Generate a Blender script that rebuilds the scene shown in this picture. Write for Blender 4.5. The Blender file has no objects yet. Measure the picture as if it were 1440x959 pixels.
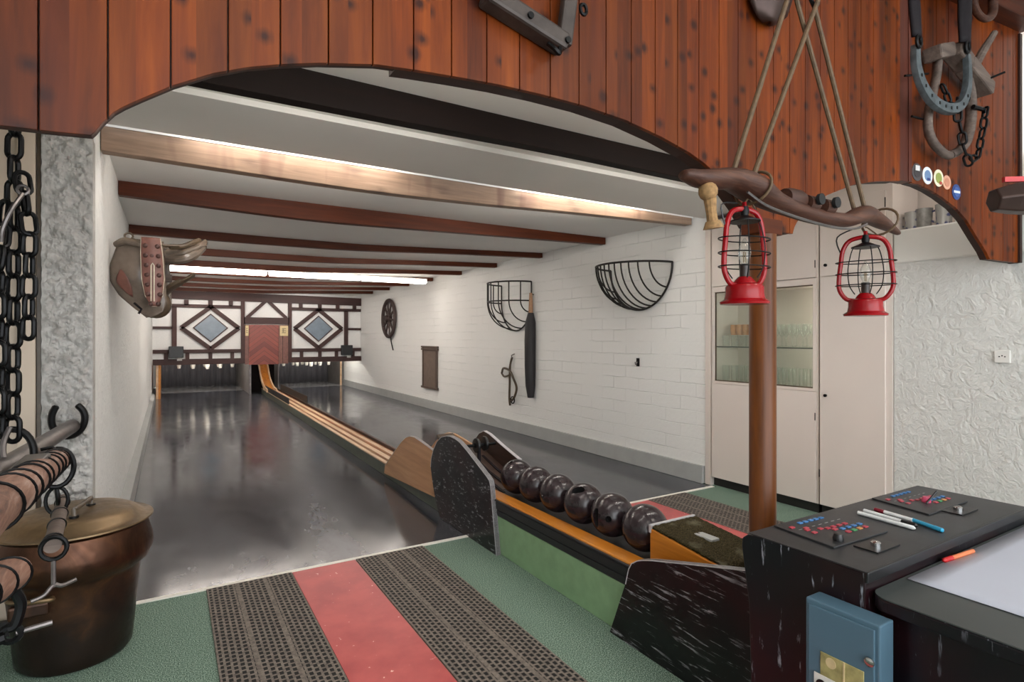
import bpy, bmesh, math, random
from mathutils import Vector, Matrix, noise
random.seed(7)
PI = math.pi
scene = bpy.context.scene
COL = scene.collection

# ------------------------------------------------------------------ helpers
def srgb(h):
    h = h.lstrip('#')
    v = [int(h[i:i+2], 16)/255 for i in (0, 2, 4)]
    return tuple((c/12.92 if c <= .04045 else ((c+.055)/1.055)**2.4) for c in v) + (1,)

class MB:
    """collects shapes; build() links them as ONE mesh object"""
    def __init__(s): s.bm = bmesh.new()
    def box(s, x0, x1, y0, y1, z0, z1):
        v = [s.bm.verts.new((x, y, z)) for x in (x0, x1) for y in (y0, y1) for z in (z0, z1)]
        for f in ((0,1,3,2),(4,6,7,5),(0,4,5,1),(2,3,7,6),(0,2,6,4),(1,5,7,3)):
            s.bm.faces.new([v[i] for i in f])
        return s
    def prism(s, poly, axis, a, b):
        def P(u, w, t):
            return (t,u,w) if axis == 'x' else (u,t,w) if axis == 'y' else (u,w,t)
        A = [s.bm.verts.new(P(u, w, a)) for u, w in poly]
        B = [s.bm.verts.new(P(u, w, b)) for u, w in poly]
        n = len(poly)
        s.bm.faces.new(A); s.bm.faces.new(B[::-1])
        for i in range(n):
            s.bm.faces.new((A[i], B[i], B[(i+1) % n], A[(i+1) % n]))
        return s
    def tube(s, pts, r, seg=8, closed=False, flat=1.0, caps=True):
        pts = [Vector(p) for p in pts]; n = len(pts)
        rs = r if isinstance(r, (list, tuple)) else [r]*n
        rings = []; up = None
        for i, p in enumerate(pts):
            if closed: t = pts[(i+1) % n] - pts[i-1]
            else: t = pts[min(i+1, n-1)] - pts[max(i-1, 0)]
            t.normalize()
            if up is None:
                up = t.orthogonal().normalized() if abs(t.z) > .95 else t.cross(Vector((0,0,1))).normalized()
            up = (up - t*up.dot(t)).normalized()
            w = t.cross(up)
            rings.append([s.bm.verts.new(p + up*math.cos(2*PI*k/seg)*rs[i] + w*math.sin(2*PI*k/seg)*rs[i]*flat) for k in range(seg)])
        m = n if closed else n-1
        for i in range(m):
            a, b = rings[i], rings[(i+1) % n]
            off = 0
            if closed and i == n-1:
                off = min(range(seg), key=lambda o: sum((a[k].co-b[(k+o) % seg].co).length for k in range(seg)))
            for k in range(seg):
                s.bm.faces.new((a[k], a[(k+1) % seg], b[(k+1+off) % seg], b[(k+off) % seg]))
        if not closed and caps:
            s.bm.faces.new(rings[0][::-1]); s.bm.faces.new(rings[-1])
        return s
    def cyl(s, p0, p1, r0, r1=None, seg=16):
        return s.tube([p0, p1], [r0, r0 if r1 is None else r1], seg)
    def lathe(s, prof, c=(0,0,0), seg=32, axis='z', close=True):
        rings = []
        for r, h in prof:
            ring = []
            for k in range(seg):
                a = 2*PI*k/seg; u, w = r*math.cos(a), r*math.sin(a)
                p = (u, w, h) if axis == 'z' else (h, u, w) if axis == 'x' else (u, h, w)
                ring.append(s.bm.verts.new(Vector(c)+Vector(p)))
            rings.append(ring)
        for a, b in zip(rings, rings[1:]):
            for k in range(seg):
                s.bm.faces.new((a[k], a[(k+1) % seg], b[(k+1) % seg], b[k]))
        if close:
            for ring, (r, h) in ((rings[0], prof[0]), (rings[-1], prof[-1])):
                if r > 1e-5: s.bm.faces.new(ring)
        return s
    def sphere(s, c, r, seg=24, sc=(1,1,1)):
        m = Matrix.Translation(c) @ Matrix.Diagonal((r*sc[0], r*sc[1], r*sc[2], 1))
        bmesh.ops.create_uvsphere(s.bm, u_segments=seg, v_segments=seg//2, radius=1, matrix=m)
        return s
    def grid(s, fn, nu, nv):
        """surface from fn(u,v), u,v in 0..1"""
        g = [[s.bm.verts.new(fn(i/nu, j/nv)) for j in range(nv+1)] for i in range(nu+1)]
        for i in range(nu):
            for j in range(nv):
                s.bm.faces.new((g[i][j], g[i+1][j], g[i+1][j+1], g[i][j+1]))
        return s
    def build(s, name, mat, parent=None, smooth=True, bevel=0, loc=None, thick=0, sub=0, angle=35, keep=False):
        bm = s.bm
        bmesh.ops.remove_doubles(bm, verts=bm.verts, dist=1e-6)
        bmesh.ops.recalc_face_normals(bm, faces=bm.faces)
        if loc is None and parent is not None:
            loc = Vector((0,0,0)); q = parent; chain = []
            off = wloc(parent)
            bmesh.ops.translate(bm, verts=bm.verts, vec=-off)
        elif loc is not None:
            bmesh.ops.translate(bm, verts=bm.verts, vec=-Vector(loc))
        me = bpy.data.meshes.new(name); bm.to_mesh(me); bm.free()
        if mat: me.materials.append(mat)
        if smooth:
            me.polygons.foreach_set('use_smooth', [True]*len(me.polygons))
            me.set_sharp_from_angle(angle=math.radians(angle))
        o = bpy.data.objects.new(name, me); COL.objects.link(o)
        o.location = loc if loc is not None else (0,0,0)
        if parent is not None: o.parent = parent
        if thick:
            m = o.modifiers.new('solid', 'SOLIDIFY'); m.thickness = thick; m.offset = 0
        if bevel:
            m = o.modifiers.new('bevel', 'BEVEL'); m.width = bevel; m.segments = 2; m.limit_method = 'ANGLE'; m.angle_limit = math.radians(40)
        if sub:
            m = o.modifiers.new('sub', 'SUBSURF'); m.levels = sub; m.render_levels = sub
        return o

def wloc(o):
    v = Vector((0,0,0))
    while o is not None:
        v += o.location; o = o.parent
    return v

def tag(o, label=None, cat=None, group=None, kind=None):
    if label: o['label'] = label
    if cat: o['category'] = cat
    if group: o['group'] = group
    if kind: o['kind'] = kind
    return o
def thing(name, loc, label, cat, group=None):
    o = bpy.data.objects.new(name, None); COL.objects.link(o)
    o.location = loc; o.empty_display_size = .1
    return tag(o, label, cat, group)
def copy_tree(o, parent=None):
    c = o.copy(); COL.objects.link(c); c.parent = parent
    for ch in list(o.children): copy_tree(ch, c)
    return c
def lerp(a, b, t): return a+(b-a)*t
def interp(pts, x):
    if x <= pts[0][0]: return pts[0][1]
    for (x0, z0), (x1, z1) in zip(pts, pts[1:]):
        if x <= x1: return lerp(z0, z1, (x-x0)/(x1-x0)) if x1 > x0 else z1
    return pts[-1][1]
def smooth_path(pts, n=6):
    """Catmull-Rom through points"""
    P = [Vector(p) for p in pts]; out = []
    for i in range(len(P)-1):
        p0, p1, p2, p3 = P[max(i-1,0)], P[i], P[i+1], P[min(i+2,len(P)-1)]
        for k in range(n):
            t = k/n
            out.append(.5*((2*p1)+(p2-p0)*t+(2*p0-5*p1+4*p2-p3)*t*t+(3*p1-p0-3*p2+p3)*t**3))
    out.append(P[-1]); return out

# ------------------------------------------------------------------ materials
class NT:
    def __init__(s, name):
        s.m = bpy.data.materials.new(name); s.m.use_nodes = True
        s.t = s.m.node_tree; s.b = s.t.nodes['Principled BSDF']
        s.tc = s.t.nodes.new('ShaderNodeTexCoord')
        s.co = s.tc.outputs['Object']
    def n(s, typ, **kw):
        nd = s.t.nodes.new(typ)
        for k, v in kw.items():
            if k.startswith('i_'): nd.inputs[k[2:].replace('_', ' ')].default_value = v
            else: setattr(nd, k, v)
        return nd
    def l(s, a, b): s.t.links.new(a, b)
    def math(s, op, a, b=None, c=None):
        nd = s.n('ShaderNodeMath', operation=op)
        for i, v in enumerate((a, b, c)):
            if v is None: continue
            if isinstance(v, (int, float)): nd.inputs[i].default_value = v
            else: s.l(v, nd.inputs[i])
        return nd.outputs[0]
    def map(s, scale=(1,1,1), loc=(0,0,0), rot=(0,0,0), vec=None):
        nd = s.n('ShaderNodeMapping')
        nd.inputs['Scale'].default_value = scale; nd.inputs['Location'].default_value = loc; nd.inputs['Rotation'].default_value = rot
        s.l(vec or s.co, nd.inputs['Vector']); return nd.outputs[0]
    def noise(s, scale, detail=4, vec=None, rough=.55, dist=0):
        nd = s.n('ShaderNodeTexNoise'); nd.inputs['Scale'].default_value = scale; nd.inputs['Detail'].default_value = detail
        nd.inputs['Roughness'].default_value = rough; nd.inputs['Distortion'].default_value = dist
        s.l(vec or s.co, nd.inputs['Vector']); return nd.outputs['Fac']
    def ramp(s, fac, stops):
        nd = s.n('ShaderNodeValToRGB'); cr = nd.color_ramp
        while len(cr.elements) < len(stops): cr.elements.new(.5)
        for e, (p, c) in zip(cr.elements, stops):
            e.position = p; e.color = c if len(c) == 4 else tuple(c)+(1,)
        s.l(fac, nd.inputs[0]); return nd.outputs[0]
    def mix(s, fac, a, b, mode='MIX'):
        nd = s.n('ShaderNodeMix', data_type='RGBA', blend_type=mode)
        for sock, v in ((nd.inputs[0], fac), (nd.inputs[6], a), (nd.inputs[7], b)):
            if isinstance(v, (int, float, tuple)): sock.default_value = v
            else: s.l(v, sock)
        return nd.outputs[2]
    def xyz(s, vec=None):
        nd = s.n('ShaderNodeSeparateXYZ'); s.l(vec or s.co, nd.inputs[0]); return nd.outputs
    def bump(s, h, strength=.3, dist=.01):
        nd = s.n('ShaderNodeBump'); nd.inputs['Strength'].default_value = strength; nd.inputs['Distance'].default_value = dist
        s.l(h, nd.inputs['Height']); s.l(nd.outputs[0], s.b.inputs['Normal'])
    def set(s, base=None, rough=None, metal=None, spec=None, **kw):
        for k, v in (('Base Color', base), ('Roughness', rough), ('Metallic', metal), ('Specular IOR Level', spec)):
            if v is None: continue
            if isinstance(v, (int, float, tuple)): s.b.inputs[k].default_value = v
            else: s.l(v, s.b.inputs[k])
        for k, v in kw.items(): s.b.inputs[k.replace('_', ' ')].default_value = v
        return s.m

def plain(name, col, rough=.5, metal=0, var=.12, vs=30, bump=0, bs=200, bd=.002, spec=.5, stretch=(1,1,1)):
    t = NT(name); c = srgb(col)
    f = t.noise(vs, 4, t.map(stretch))
    d = tuple(x*(1-var) for x in c[:3])+(1,); l = tuple(min(1, x*(1+var)) for x in c[:3])+(1,)
    t.set(t.ramp(f, [(.3, d), (.7, l)]), rough, metal, spec)
    if bump: t.bump(t.noise(bs, 4), bump, bd)
    return t.m
def emis(name, col, e):
    t = NT(name); f = t.noise(3, 1)
    t.set(srgb(col), .5); t.l(t.ramp(f, [(0, srgb(col)), (1, srgb(col))]), t.b.inputs['Emission Color'])
    t.b.inputs['Emission Strength'].default_value = e; return t.m

def wood(name, dark, mid, light, axis='z', pw=0, rough=.4, knots=0, scale=1, bump=.15, spec=.5, paxis=0, off=0.0, coat=0, kscale=(9,9,2.6), edge=.45):
    """long-grained wood; axis = grain direction; pw = plank width for plank-to-plank variation"""
    t = NT(name)
    st = {'x': (.07,1,1), 'y': (1,.07,1), 'z': (1,1,.07)}[axis]
    X = t.xyz()
    vec = t.co
    if pw:
        cell = t.math('FLOOR', t.math('DIVIDE', t.math('SUBTRACT', X[paxis], off), pw))
        wn = t.n('ShaderNodeTexWhiteNoise', noise_dimensions='1D'); t.l(cell, wn.inputs['W'])
        cx = t.n('ShaderNodeCombineXYZ'); t.l(t.math('MULTIPLY', wn.outputs['Value'], 13.0), cx.inputs[2]); t.l(t.math('MULTIPLY', wn.outputs['Value'], 7.0), cx.inputs[1])
        ad = t.n('ShaderNodeVectorMath', operation='ADD'); t.l(t.co, ad.inputs[0]); t.l(cx.outputs[0], ad.inputs[1]); vec = ad.outputs[0]
    v = t.map(tuple(a*scale for a in st), vec=vec)
    f1 = t.noise(28, 6, v, .6, .6); f2 = t.noise(5, 3, v, .5, 1.0)
    f = t.math('ADD', t.math('MULTIPLY', f1, .5), t.math('MULTIPLY', f2, .5))
    c = t.ramp(f, [(.3, srgb(dark)), (.5, srgb(mid)), (.72, srgb(light))])
    if pw:
        c = t.mix(1.0, c, t.ramp(wn.outputs['Value'], [(0, (.62,.6,.6,1)), (.5, (.95,.95,.95,1)), (1, (1.25,1.22,1.15,1))]), 'MULTIPLY')
    if knots:
        vo = t.n('ShaderNodeTexVoronoi', feature='F1'); vo.inputs['Scale'].default_value = 1.0; vo.inputs['Randomness'].default_value = 1
        wv = t.noise(3, 2, vec); 
        vo.voronoi_dimensions = '2D'
        V3 = t.xyz(t.map(kscale, vec=vec)); c2 = t.n('ShaderNodeCombineXYZ'); t.l(V3[0], c2.inputs[0]); t.l(V3[2], c2.inputs[1])
        t.l(c2.outputs[0], vo.inputs['Vector'])
        kd = t.math('ADD', vo.outputs['Distance'], t.math('MULTIPLY', t.math('SUBTRACT', f1, .5), .25))
        k = t.ramp(kd, [(.04, (1,1,1,1)), (.09, (.6,.6,.6,1)), (.19, (0,0,0,1))])
        c = t.mix(t.math('MULTIPLY', k, knots), c, srgb('2a0f08'))
        # broad dark streaks of heartwood
        f3 = t.noise(2.2, 2, t.map((3,3,.5), vec=vec), .5, .5)
        c = t.mix(t.math('MULTIPLY', t.ramp(f3, [(.56, (0,0,0,1)), (.72, (1,1,1,1))]), .55), c, srgb('4a1d14'))
    t.set(c, rough, 0, spec)
    if coat: t.b.inputs['Coat Weight'].default_value = coat; t.b.inputs['Coat Roughness'].default_value = .25
    if bump: t.bump(f1, bump, .003)
    return t.m

def laminate(name, base, fleck, dirv, dens=.62, rough=.3):
    """black laminate with short pale streaks along one direction"""
    t = NT(name)
    v = t.map(dirv)
    f = t.noise(1.0, 5, v, .65, .3); g = t.noise(6, 2)
    k = t.math('MULTIPLY', t.ramp(f, [(dens, (0,0,0,1)), (dens+.07, (1,1,1,1))]), t.ramp(g, [(.36, (0,0,0,1)), (.5, (1,1,1,1))]))
    warm = t.ramp(t.noise(4, 2), [(.4, srgb(base)), (.75, srgb('20090c'))])
    t.set(t.mix(k, warm, srgb(fleck)), rough, 0, .45)
    return t.m

def stucco(name, col, s1=18, strength=.8, dist=.02, rough=.8, col2=None):
    t = NT(name)
    f = t.noise(s1, 6, t.map((1,1,1)), .6, 1.2); f2 = t.noise(s1*4, 4)
    h = t.math('ADD', f, t.math('MULTIPLY', f2, .3))
    c = srgb(col)
    t.set(t.ramp(f, [(.3, srgb(col2) if col2 else tuple(x*.93 for x in c[:3])+(1,)), (.6, c)]), rough, 0, .3)
    t.bump(h, strength, dist); return t.m

M = {}
M['white'] = plain('white_paint', 'd9d7d2', .6, var=.02, vs=3)
M['ceil'] = plain('ceiling_paint', 'e2e0dc', .7, var=.02, vs=2)
M['cream'] = plain('cream_paint', 'd6cbc3', .45, var=.02, vs=2)
M['beige'] = plain('beige_paint', 'bfae9c', .5, var=.04, vs=3)
M['stucco_grey'] = stucco('stucco_grey', 'b9b6b2', 14, .7, .012, .75, 'a09c97')
M['stucco_white'] = stucco('stucco_white', 'e8e8e5', 13, .9, .012, .7)
M['stucco_wall'] = stucco('stucco_wall', 'd3d2ce', 13, .9, .02, .75, 'cac9c5')
M['dark_trim'] = plain('dark_trim', '1d1a19', .5)
M['skirting'] = plain('skirting_grey', '9c9e9c', .5, var=.06, vs=6)
# painted block wall
def blockwall():
    t = NT('painted_blocks'); X = t.xyz()
    cb = t.n('ShaderNodeCombineXYZ'); t.l(X[1], cb.inputs[0]); t.l(X[2], cb.inputs[1])
    wob = t.noise(3, 2); add = t.n('ShaderNodeVectorMath', operation='ADD')
    wv = t.n('ShaderNodeCombineXYZ'); t.l(t.math('MULTIPLY', t.math('SUBTRACT', wob, .5), .03), wv.inputs[1])
    t.l(cb.outputs[0], add.inputs[0]); t.l(wv.outputs[0], add.inputs[1])
    br = t.n('ShaderNodeTexBrick'); t.l(add.outputs[0], br.inputs['Vector'])
    br.inputs['Scale'].default_value = 1; br.inputs['Brick Width'].default_value = .4; br.inputs['Row Height'].default_value = .135
    br.inputs['Mortar Size'].default_value = .006; br.inputs['Mortar Smooth'].default_value = .7
    mask = t.ramp(t.noise(2.5, 3), [(.4, (.05,.05,.05,1)), (.65, (1,1,1,1))])
    h = t.math('SUBTRACT', t.math('MULTIPLY', t.noise(25, 5), .5), t.math('MULTIPLY', br.outputs['Fac'], mask))
    c = t.mix(t.math('MULTIPLY', t.math('MULTIPLY', br.outputs['Fac'], mask), .16), srgb('e6e6e3'), srgb('9c9b97'))
    t.set(c, .6, 0, .35); t.bump(h, .8, .008); return t.m
M['blocks'] = blockwall()
# carpet
def carpet():
    t = NT('green_carpet'); f = t.noise(210, 2); g = t.noise(14, 5); 
    c = t.ramp(f, [(.36, srgb('2f3f37')), (.5, srgb('667d6e')), (.64, srgb('a9bdae'))])
    c = t.mix(t.math('MULTIPLY', g, .3), c, srgb('5e7568'))
    t.set(c, .95, 0, .1); t.bump(f, .5, .004); return t.m
M['carpet'] = carpet()
def rubber_mat():
    t = NT('rubber_mat'); X = t.xyz()
    # object x from 0..0.445: three bands split by plain ribs; staggered square holes
    px, py = .0262, .034
    u = t.math('DIVIDE', X[0], px); v = t.math('DIVIDE', X[1], py)
    fu = t.math('FRACT', u)
    st = t.math('MULTIPLY', t.math('MODULO', t.math('FLOOR', u), 2), .5)
    fv = t.math('FRACT', t.math('ADD', t.math('ADD', v, 100), st))
    a = t.math('LESS_THAN', t.math('ABSOLUTE', t.math('SUBTRACT', fu, .5)), .31)
    b = t.math('LESS_THAN', t.math('ABSOLUTE', t.math('SUBTRACT', fv, .5)), .34)
    band = t.math('FRACT', t.math('DIVIDE', X[0], .1483))
    rib = t.math('GREATER_THAN', t.math('ABSOLUTE', t.math('SUBTRACT', band, .5)), .44)
    hole = t.math('MULTIPLY', t.math('MULTIPLY', a, b), t.math('SUBTRACT', 1, rib))
    f = t.noise(60, 4)
    c = t.mix(hole, t.ramp(f, [(.3, srgb('544c46')), (.7, srgb('82786f'))]), srgb('0a0908'))
    t.set(c, .7, 0, .3)
    t.bump(t.math('ADD', t.math('SUBTRACT', 1, hole), t.math('MULTIPLY', f, .2)), .7, .006); return t.m
M['mat'] = rubber_mat()
def redstrip():
    t = NT('red_linoleum'); f = t.noise(5, 5); s = t.noise(40, 2)
    c = t.ramp(f, [(.35, srgb('a63f40')), (.65, srgb('bd5553'))])
    c = t.mix(t.ramp(s, [(.72, (0,0,0,1)), (.76, (1,1,1,1))]), c, srgb('e9c4bb'))
    t.set(c, t.ramp(f, [(.3, (.32,)*3), (.7, (.42,)*3)]), 0, .5); t.bump(t.noise(30, 4), .05, .004); return t.m
M['red'] = redstrip()
def asphalt():
    t = NT('polished_asphalt'); f = t.noise(1.6, 5, t.map((1,.35,1)), .6, .8); g = t.noise(90, 3); k = t.noise(3.5, 4, t.map((1,.5,1)), .6, 1.5)
    c = t.ramp(f, [(.35, srgb('26272c')), (.68, srgb('4a4b52'))])
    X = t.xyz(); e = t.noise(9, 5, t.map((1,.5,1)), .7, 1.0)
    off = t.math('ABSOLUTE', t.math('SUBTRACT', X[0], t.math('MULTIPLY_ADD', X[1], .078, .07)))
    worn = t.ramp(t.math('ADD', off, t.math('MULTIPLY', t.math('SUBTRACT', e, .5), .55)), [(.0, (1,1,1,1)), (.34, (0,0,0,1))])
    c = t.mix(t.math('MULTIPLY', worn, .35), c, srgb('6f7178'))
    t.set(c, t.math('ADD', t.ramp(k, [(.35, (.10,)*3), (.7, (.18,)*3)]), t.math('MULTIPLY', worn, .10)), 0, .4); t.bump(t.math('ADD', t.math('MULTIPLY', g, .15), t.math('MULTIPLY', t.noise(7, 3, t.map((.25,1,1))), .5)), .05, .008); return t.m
M['asphalt'] = asphalt()
M['deck'] = plain('pin_deck_paint', '8a8a8c', .22, var=.15, vs=3)
M['foul'] = plain('foul_line_white', 'e4e0d6', .5, var=.03)
# woods
M['fascia'] = wood('stained_pine', '3c1505', '632a07', '823f0e', 'z', pw=.1126, rough=.42, knots=.95, bump=.06, off=0.004, spec=.2, kscale=(7.4,7.4,7.4))
M['fascia_edge'] = wood('fascia_edge_wood', '1b0d08', '2b140c', '3c2014', 'x', rough=.6)
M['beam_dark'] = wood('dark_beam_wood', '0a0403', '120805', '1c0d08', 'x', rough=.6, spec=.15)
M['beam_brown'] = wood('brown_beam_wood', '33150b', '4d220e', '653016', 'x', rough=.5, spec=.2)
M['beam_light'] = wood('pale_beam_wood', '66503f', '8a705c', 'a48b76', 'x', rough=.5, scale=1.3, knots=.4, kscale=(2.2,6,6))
M['post'] = wood('varnished_post_wood', '3a1c0a', '623510', '7f4a18', 'z', rough=.36, spec=.3)
M['corner'] = wood('corner_board_wood', '3a1c16', '522a20', '683a2c', 'z', rough=.45, spec=.3)
M['timber'] = wood('timber_dark_red', '24110e', '351a16', '46241f', 'x', rough=.6)
M['timber_v'] = wood('timber_dark_red_upright', '24110e', '351a16', '46241f', 'z', rough=.6)
M['panelwhite'] = plain('panel_white', 'dededc', .6, var=.03)
M['pane'] = plain('grey_blue_pane', '6f7d8a', .35, var=.12, vs=9)
def herring():
    t = NT('herringbone_red'); X = t.xyz()
    v = t.math('ADD', X[2], t.math('MULTIPLY', t.math('ABSOLUTE', X[0]), .8))
    st = t.math('FRACT', t.math('MULTIPLY', v, 9)); cell = t.math('FLOOR', t.math('MULTIPLY', v, 9))
    wn = t.n('ShaderNodeTexWhiteNoise', noise_dimensions='1D'); t.l(cell, wn.inputs['W'])
    c = t.ramp(wn.outputs[0], [(0, srgb('6a2d26')), (1, srgb('8a4336'))])
    c = t.mix(t.math('LESS_THAN', st, .1), c, srgb('45190f'))
    t.set(c, .45); return t.m
M['herring'] = herring()
M['oak'] = wood('orange_oak', '8a4a12', 'b8701f', 'd08a35', 'y', rough=.35, scale=1.2)
M['beech'] = wood('beech_laminate', '9a6f4c', 'b98a63', 'caa07a', 'y', rough=.35, scale=1.0)
M['rail_light'] = wood('pale_rail_wood', 'b08a66', 'cfae8c', 'e0c6a8', 'y', rough=.4)
M['rail_red'] = wood('worn_red_groove', '6a3420', '8a4a2c', 'a0603c', 'y', rough=.4)
M['old_wood'] = wood('weathered_wood', '3b302b', '5c4e46', '7a6c62', 'x', rough=.7, scale=2, bump=.4)
M['yoke'] = wood('carved_dark_wood', '24140f', '42281e', '63402f', 'x', rough=.5, scale=3, bump=.5, spec=.3)
M['brown_board'] = wood('dark_brown_board', '251813', '3d2a22', '5a4336', 'y', rough=.4)
M['bark'] = wood('debarked_log', '42302a', '8c6654', 'b8a396', 'y', rough=.6, scale=4, bump=.5)
M['black_lam'] = laminate('black_fleck_laminate', '0d0d10', '8d8d92', (22, 20, 60), .575)
M['black_lam_y'] = laminate('black_streak_laminate_long', '0c0b0e', '8f8d92', (30, 7, 75), .575)
M['black_lam_z'] = laminate('black_streak_laminate_tall', '090a10', '8f929c', (55, 55, 9), .615)
M['black_top'] = plain('worn_black_top', '2a2b2d', .42, var=.25, vs=14)
M['desk_top'] = plain('dark_green_grey_top', '3e4342', .35, var=.12, vs=5)
M['black_plastic'] = plain('black_plastic', '101012', .35)
M['black_rubber'] = plain('black_rubber', '1a1b1e', .45)
M['green_side'] = plain('green_painted_side', '7c9a74', .35, var=.1, vs=12)
M['track_side'] = plain('dark_green_grey_side', '4a5046', .4, var=.15, vs=9)
M['pale_edge'] = plain('pale_edge_band', 'b5b2b4', .4)
M['ball'] = plain('ball_dark_composite', '2a2023', .22, var=.4, vs=14, bump=.03, bs=60)
M['hole'] = plain('drilled_hole_dark', '050404', .8)
M['iron'] = plain('black_iron', '141415', .42, .7, var=.3, bump=.15, bs=90)
M['bracket'] = plain('dull_brown_iron', '3f3733', .55, .3, var=.3, vs=20, bump=.2)
M['iron_grey'] = plain('grey_steel_bar', '6e6866', .38, .8, var=.25, vs=16, bump=.1)
M['iron_wire'] = plain('black_iron_rod', '26221f', .5, .4)
M['horseshoe'] = plain('oiled_horseshoe_steel', '5c6468', .45, .6, var=.3, vs=25, bump=.2)
M['leather_dark'] = plain('black_leather', '171216', .6, var=.2, bump=.1, spec=.2)
M['leather_old'] = plain('old_brown_leather', '6a5d52', .24, var=.35, vs=9, bump=.08)
M['leather_red'] = plain('red_brown_leather', '6e463c', .45, var=.25, vs=20)
M['leather_tan'] = plain('tan_leather', '4e4030', .4, var=.35, vs=12)
M['piping'] = plain('pale_piping', 'cfc4b0', .5)
M['stud'] = plain('padded_stud_leather', '4a2d27', .35)
M['rope'] = plain('brown_rope', '54402a', .7, var=.3, vs=60)
M['tassel'] = plain('jute_tassel', '8a6a44', .85, var=.35, vs=80)
M['red_enamel'] = plain('red_enamel', '86060f', .25, var=.15, vs=10, spec=.35)
M['glass_amber'] = None
def glass(name, col=(1,1,1,1), rough=.02):
    t = NT(name); t.noise(3,1)
    t.set(t.ramp(t.noise(2,1), [(0, col), (1, col)]), rough, 0, .5); t.b.inputs['Transmission Weight'].default_value = 1; t.b.inputs['IOR'].default_value = 1.45
    return t.m
M['glass'] = glass('clear_glass')
def pane_glass():
    t = NT('greenish_pane_glass'); m = t.m; nt = t.t
    tr = nt.nodes.new('ShaderNodeBsdfTransparent'); gl = nt.nodes.new('ShaderNodeBsdfGlossy'); mx = nt.nodes.new('ShaderNodeMixShader')
    gl.inputs['Roughness'].default_value = .08
    c = t.ramp(t.noise(2,1), [(0, srgb('eef3ee')), (1, srgb('f2f6f2'))]); t.l(c, tr.inputs[0])
    mx.inputs[0].default_value = .09; t.l(tr.outputs[0], mx.inputs[1]); t.l(gl.outputs[0], mx.inputs[2])
    t.l(mx.outputs[0], nt.nodes['Material Output'].inputs[0]); return m
M['pane_glass'] = pane_glass()
def thin_glass():
    t = NT('thin_drinking_glass'); nt = t.t
    tr = nt.nodes.new('ShaderNodeBsdfTransparent'); gl = nt.nodes.new('ShaderNodeBsdfGlossy'); mx = nt.nodes.new('ShaderNodeMixShader')
    gl.inputs['Roughness'].default_value = .05; lw = nt.nodes.new('ShaderNodeLayerWeight'); lw.inputs[0].default_value = .22
    c = t.ramp(t.noise(2,1), [(0, srgb('f6faf8')), (1, srgb('fafcfb'))]); t.l(c, tr.inputs[0])
    t.l(lw.outputs['Facing'], mx.inputs[0]); t.l(tr.outputs[0], mx.inputs[1]); t.l(gl.outputs[0], mx.inputs[2])
    t.l(mx.outputs[0], nt.nodes['Material Output'].inputs[0]); return t.m
M['thin_glass'] = thin_glass()
M['shelf_edge'] = plain('glass_shelf_edge', '26332e', .2)
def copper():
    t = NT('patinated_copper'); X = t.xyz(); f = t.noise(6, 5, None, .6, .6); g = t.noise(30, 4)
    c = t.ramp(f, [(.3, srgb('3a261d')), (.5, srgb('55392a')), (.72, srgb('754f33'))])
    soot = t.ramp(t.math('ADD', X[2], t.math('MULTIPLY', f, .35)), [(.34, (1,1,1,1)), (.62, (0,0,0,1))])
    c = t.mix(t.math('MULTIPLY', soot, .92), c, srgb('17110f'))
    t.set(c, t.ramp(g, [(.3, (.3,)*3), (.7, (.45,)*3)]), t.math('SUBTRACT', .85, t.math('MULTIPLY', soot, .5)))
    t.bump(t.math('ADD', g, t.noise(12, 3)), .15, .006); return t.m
M['copper'] = copper()
def copper_lid():
    t = NT('brass_lid_metal'); f = t.noise(5, 5, None, .6, .8); g = t.noise(40, 3)
    t.set(t.ramp(f, [(.3, srgb('5a4a38')), (.55, srgb('7a654a')), (.75, srgb('94785a'))]), t.ramp(g, [(.3, (.34,)*3), (.7, (.5,)*3)]), .7)
    t.bump(f, .15, .01); return t.m
M['copper_lid'] = copper_lid()
M['coin_blue'] = plain('blue_grey_enamel', '4f6b7c', .35, var=.05, vs=4)
M['chrome'] = plain('chrome', 'c9c9c9', .15, 1)
M['coin_window'] = plain('yellowed_window', 'a39a68', .15, var=.35, vs=25)
M['paper'] = plain('white_paper', 'b9bdca', .6, var=.02, vs=3)
M['stone'] = None
def mug():
    t = NT('salt_glazed_stoneware'); vo = t.n('ShaderNodeTexVoronoi', feature='F1'); vo.inputs['Scale'].default_value = 20; t.l(t.co, vo.inputs['Vector'])
    f = t.noise(30, 3); X = t.xyz()
    k = t.ramp(t.math('ADD', vo.outputs['Distance'], t.math('MULTIPLY', f, .3)), [(.5, (1,1,1,1)), (.58, (0,0,0,1))])
    t.set(t.mix(t.math('MULTIPLY', k, .85), srgb('a09f9b'), srgb('1f2b66')), .3); return t.m
M['mug'] = mug()
M['mug_grey'] = plain('grey_stoneware', '85837f', .35, var=.3, vs=30)
M['mug_white'] = plain('pale_ceramic', 'c9cfca', .3, var=.15, vs=40)
M['pin'] = plain('pin_white', 'e6e2d8', .3)
M['cord'] = plain('pin_cord', 'c9c4b8', .8)
M['cushion'] = plain('dark_pit_curtain', '6c6a6e', .7, var=.2, vs=6, stretch=(4,1,.3))
M['partition'] = plain('grey_partition', '77726f', .5, var=.15, vs=6)
M['blue_pen'] = plain('cyan_plastic', '2f9fc9', .3)
M['white_pen'] = plain('white_plastic', 'e4e6e6', .3)
M['maroon_pen'] = plain('maroon_plastic', '7a1528', .3)
M['orange_pen'] = plain('orange_plastic', 'd2764a', .35)
M['red_pen'] = plain('red_plastic', 'b81f22', .35)
M['pink_btn'] = plain('pink_knob', 'c9486a', .3)
M['yellow_note'] = plain('cream_notice', 'cdb98c', .6)
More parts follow.
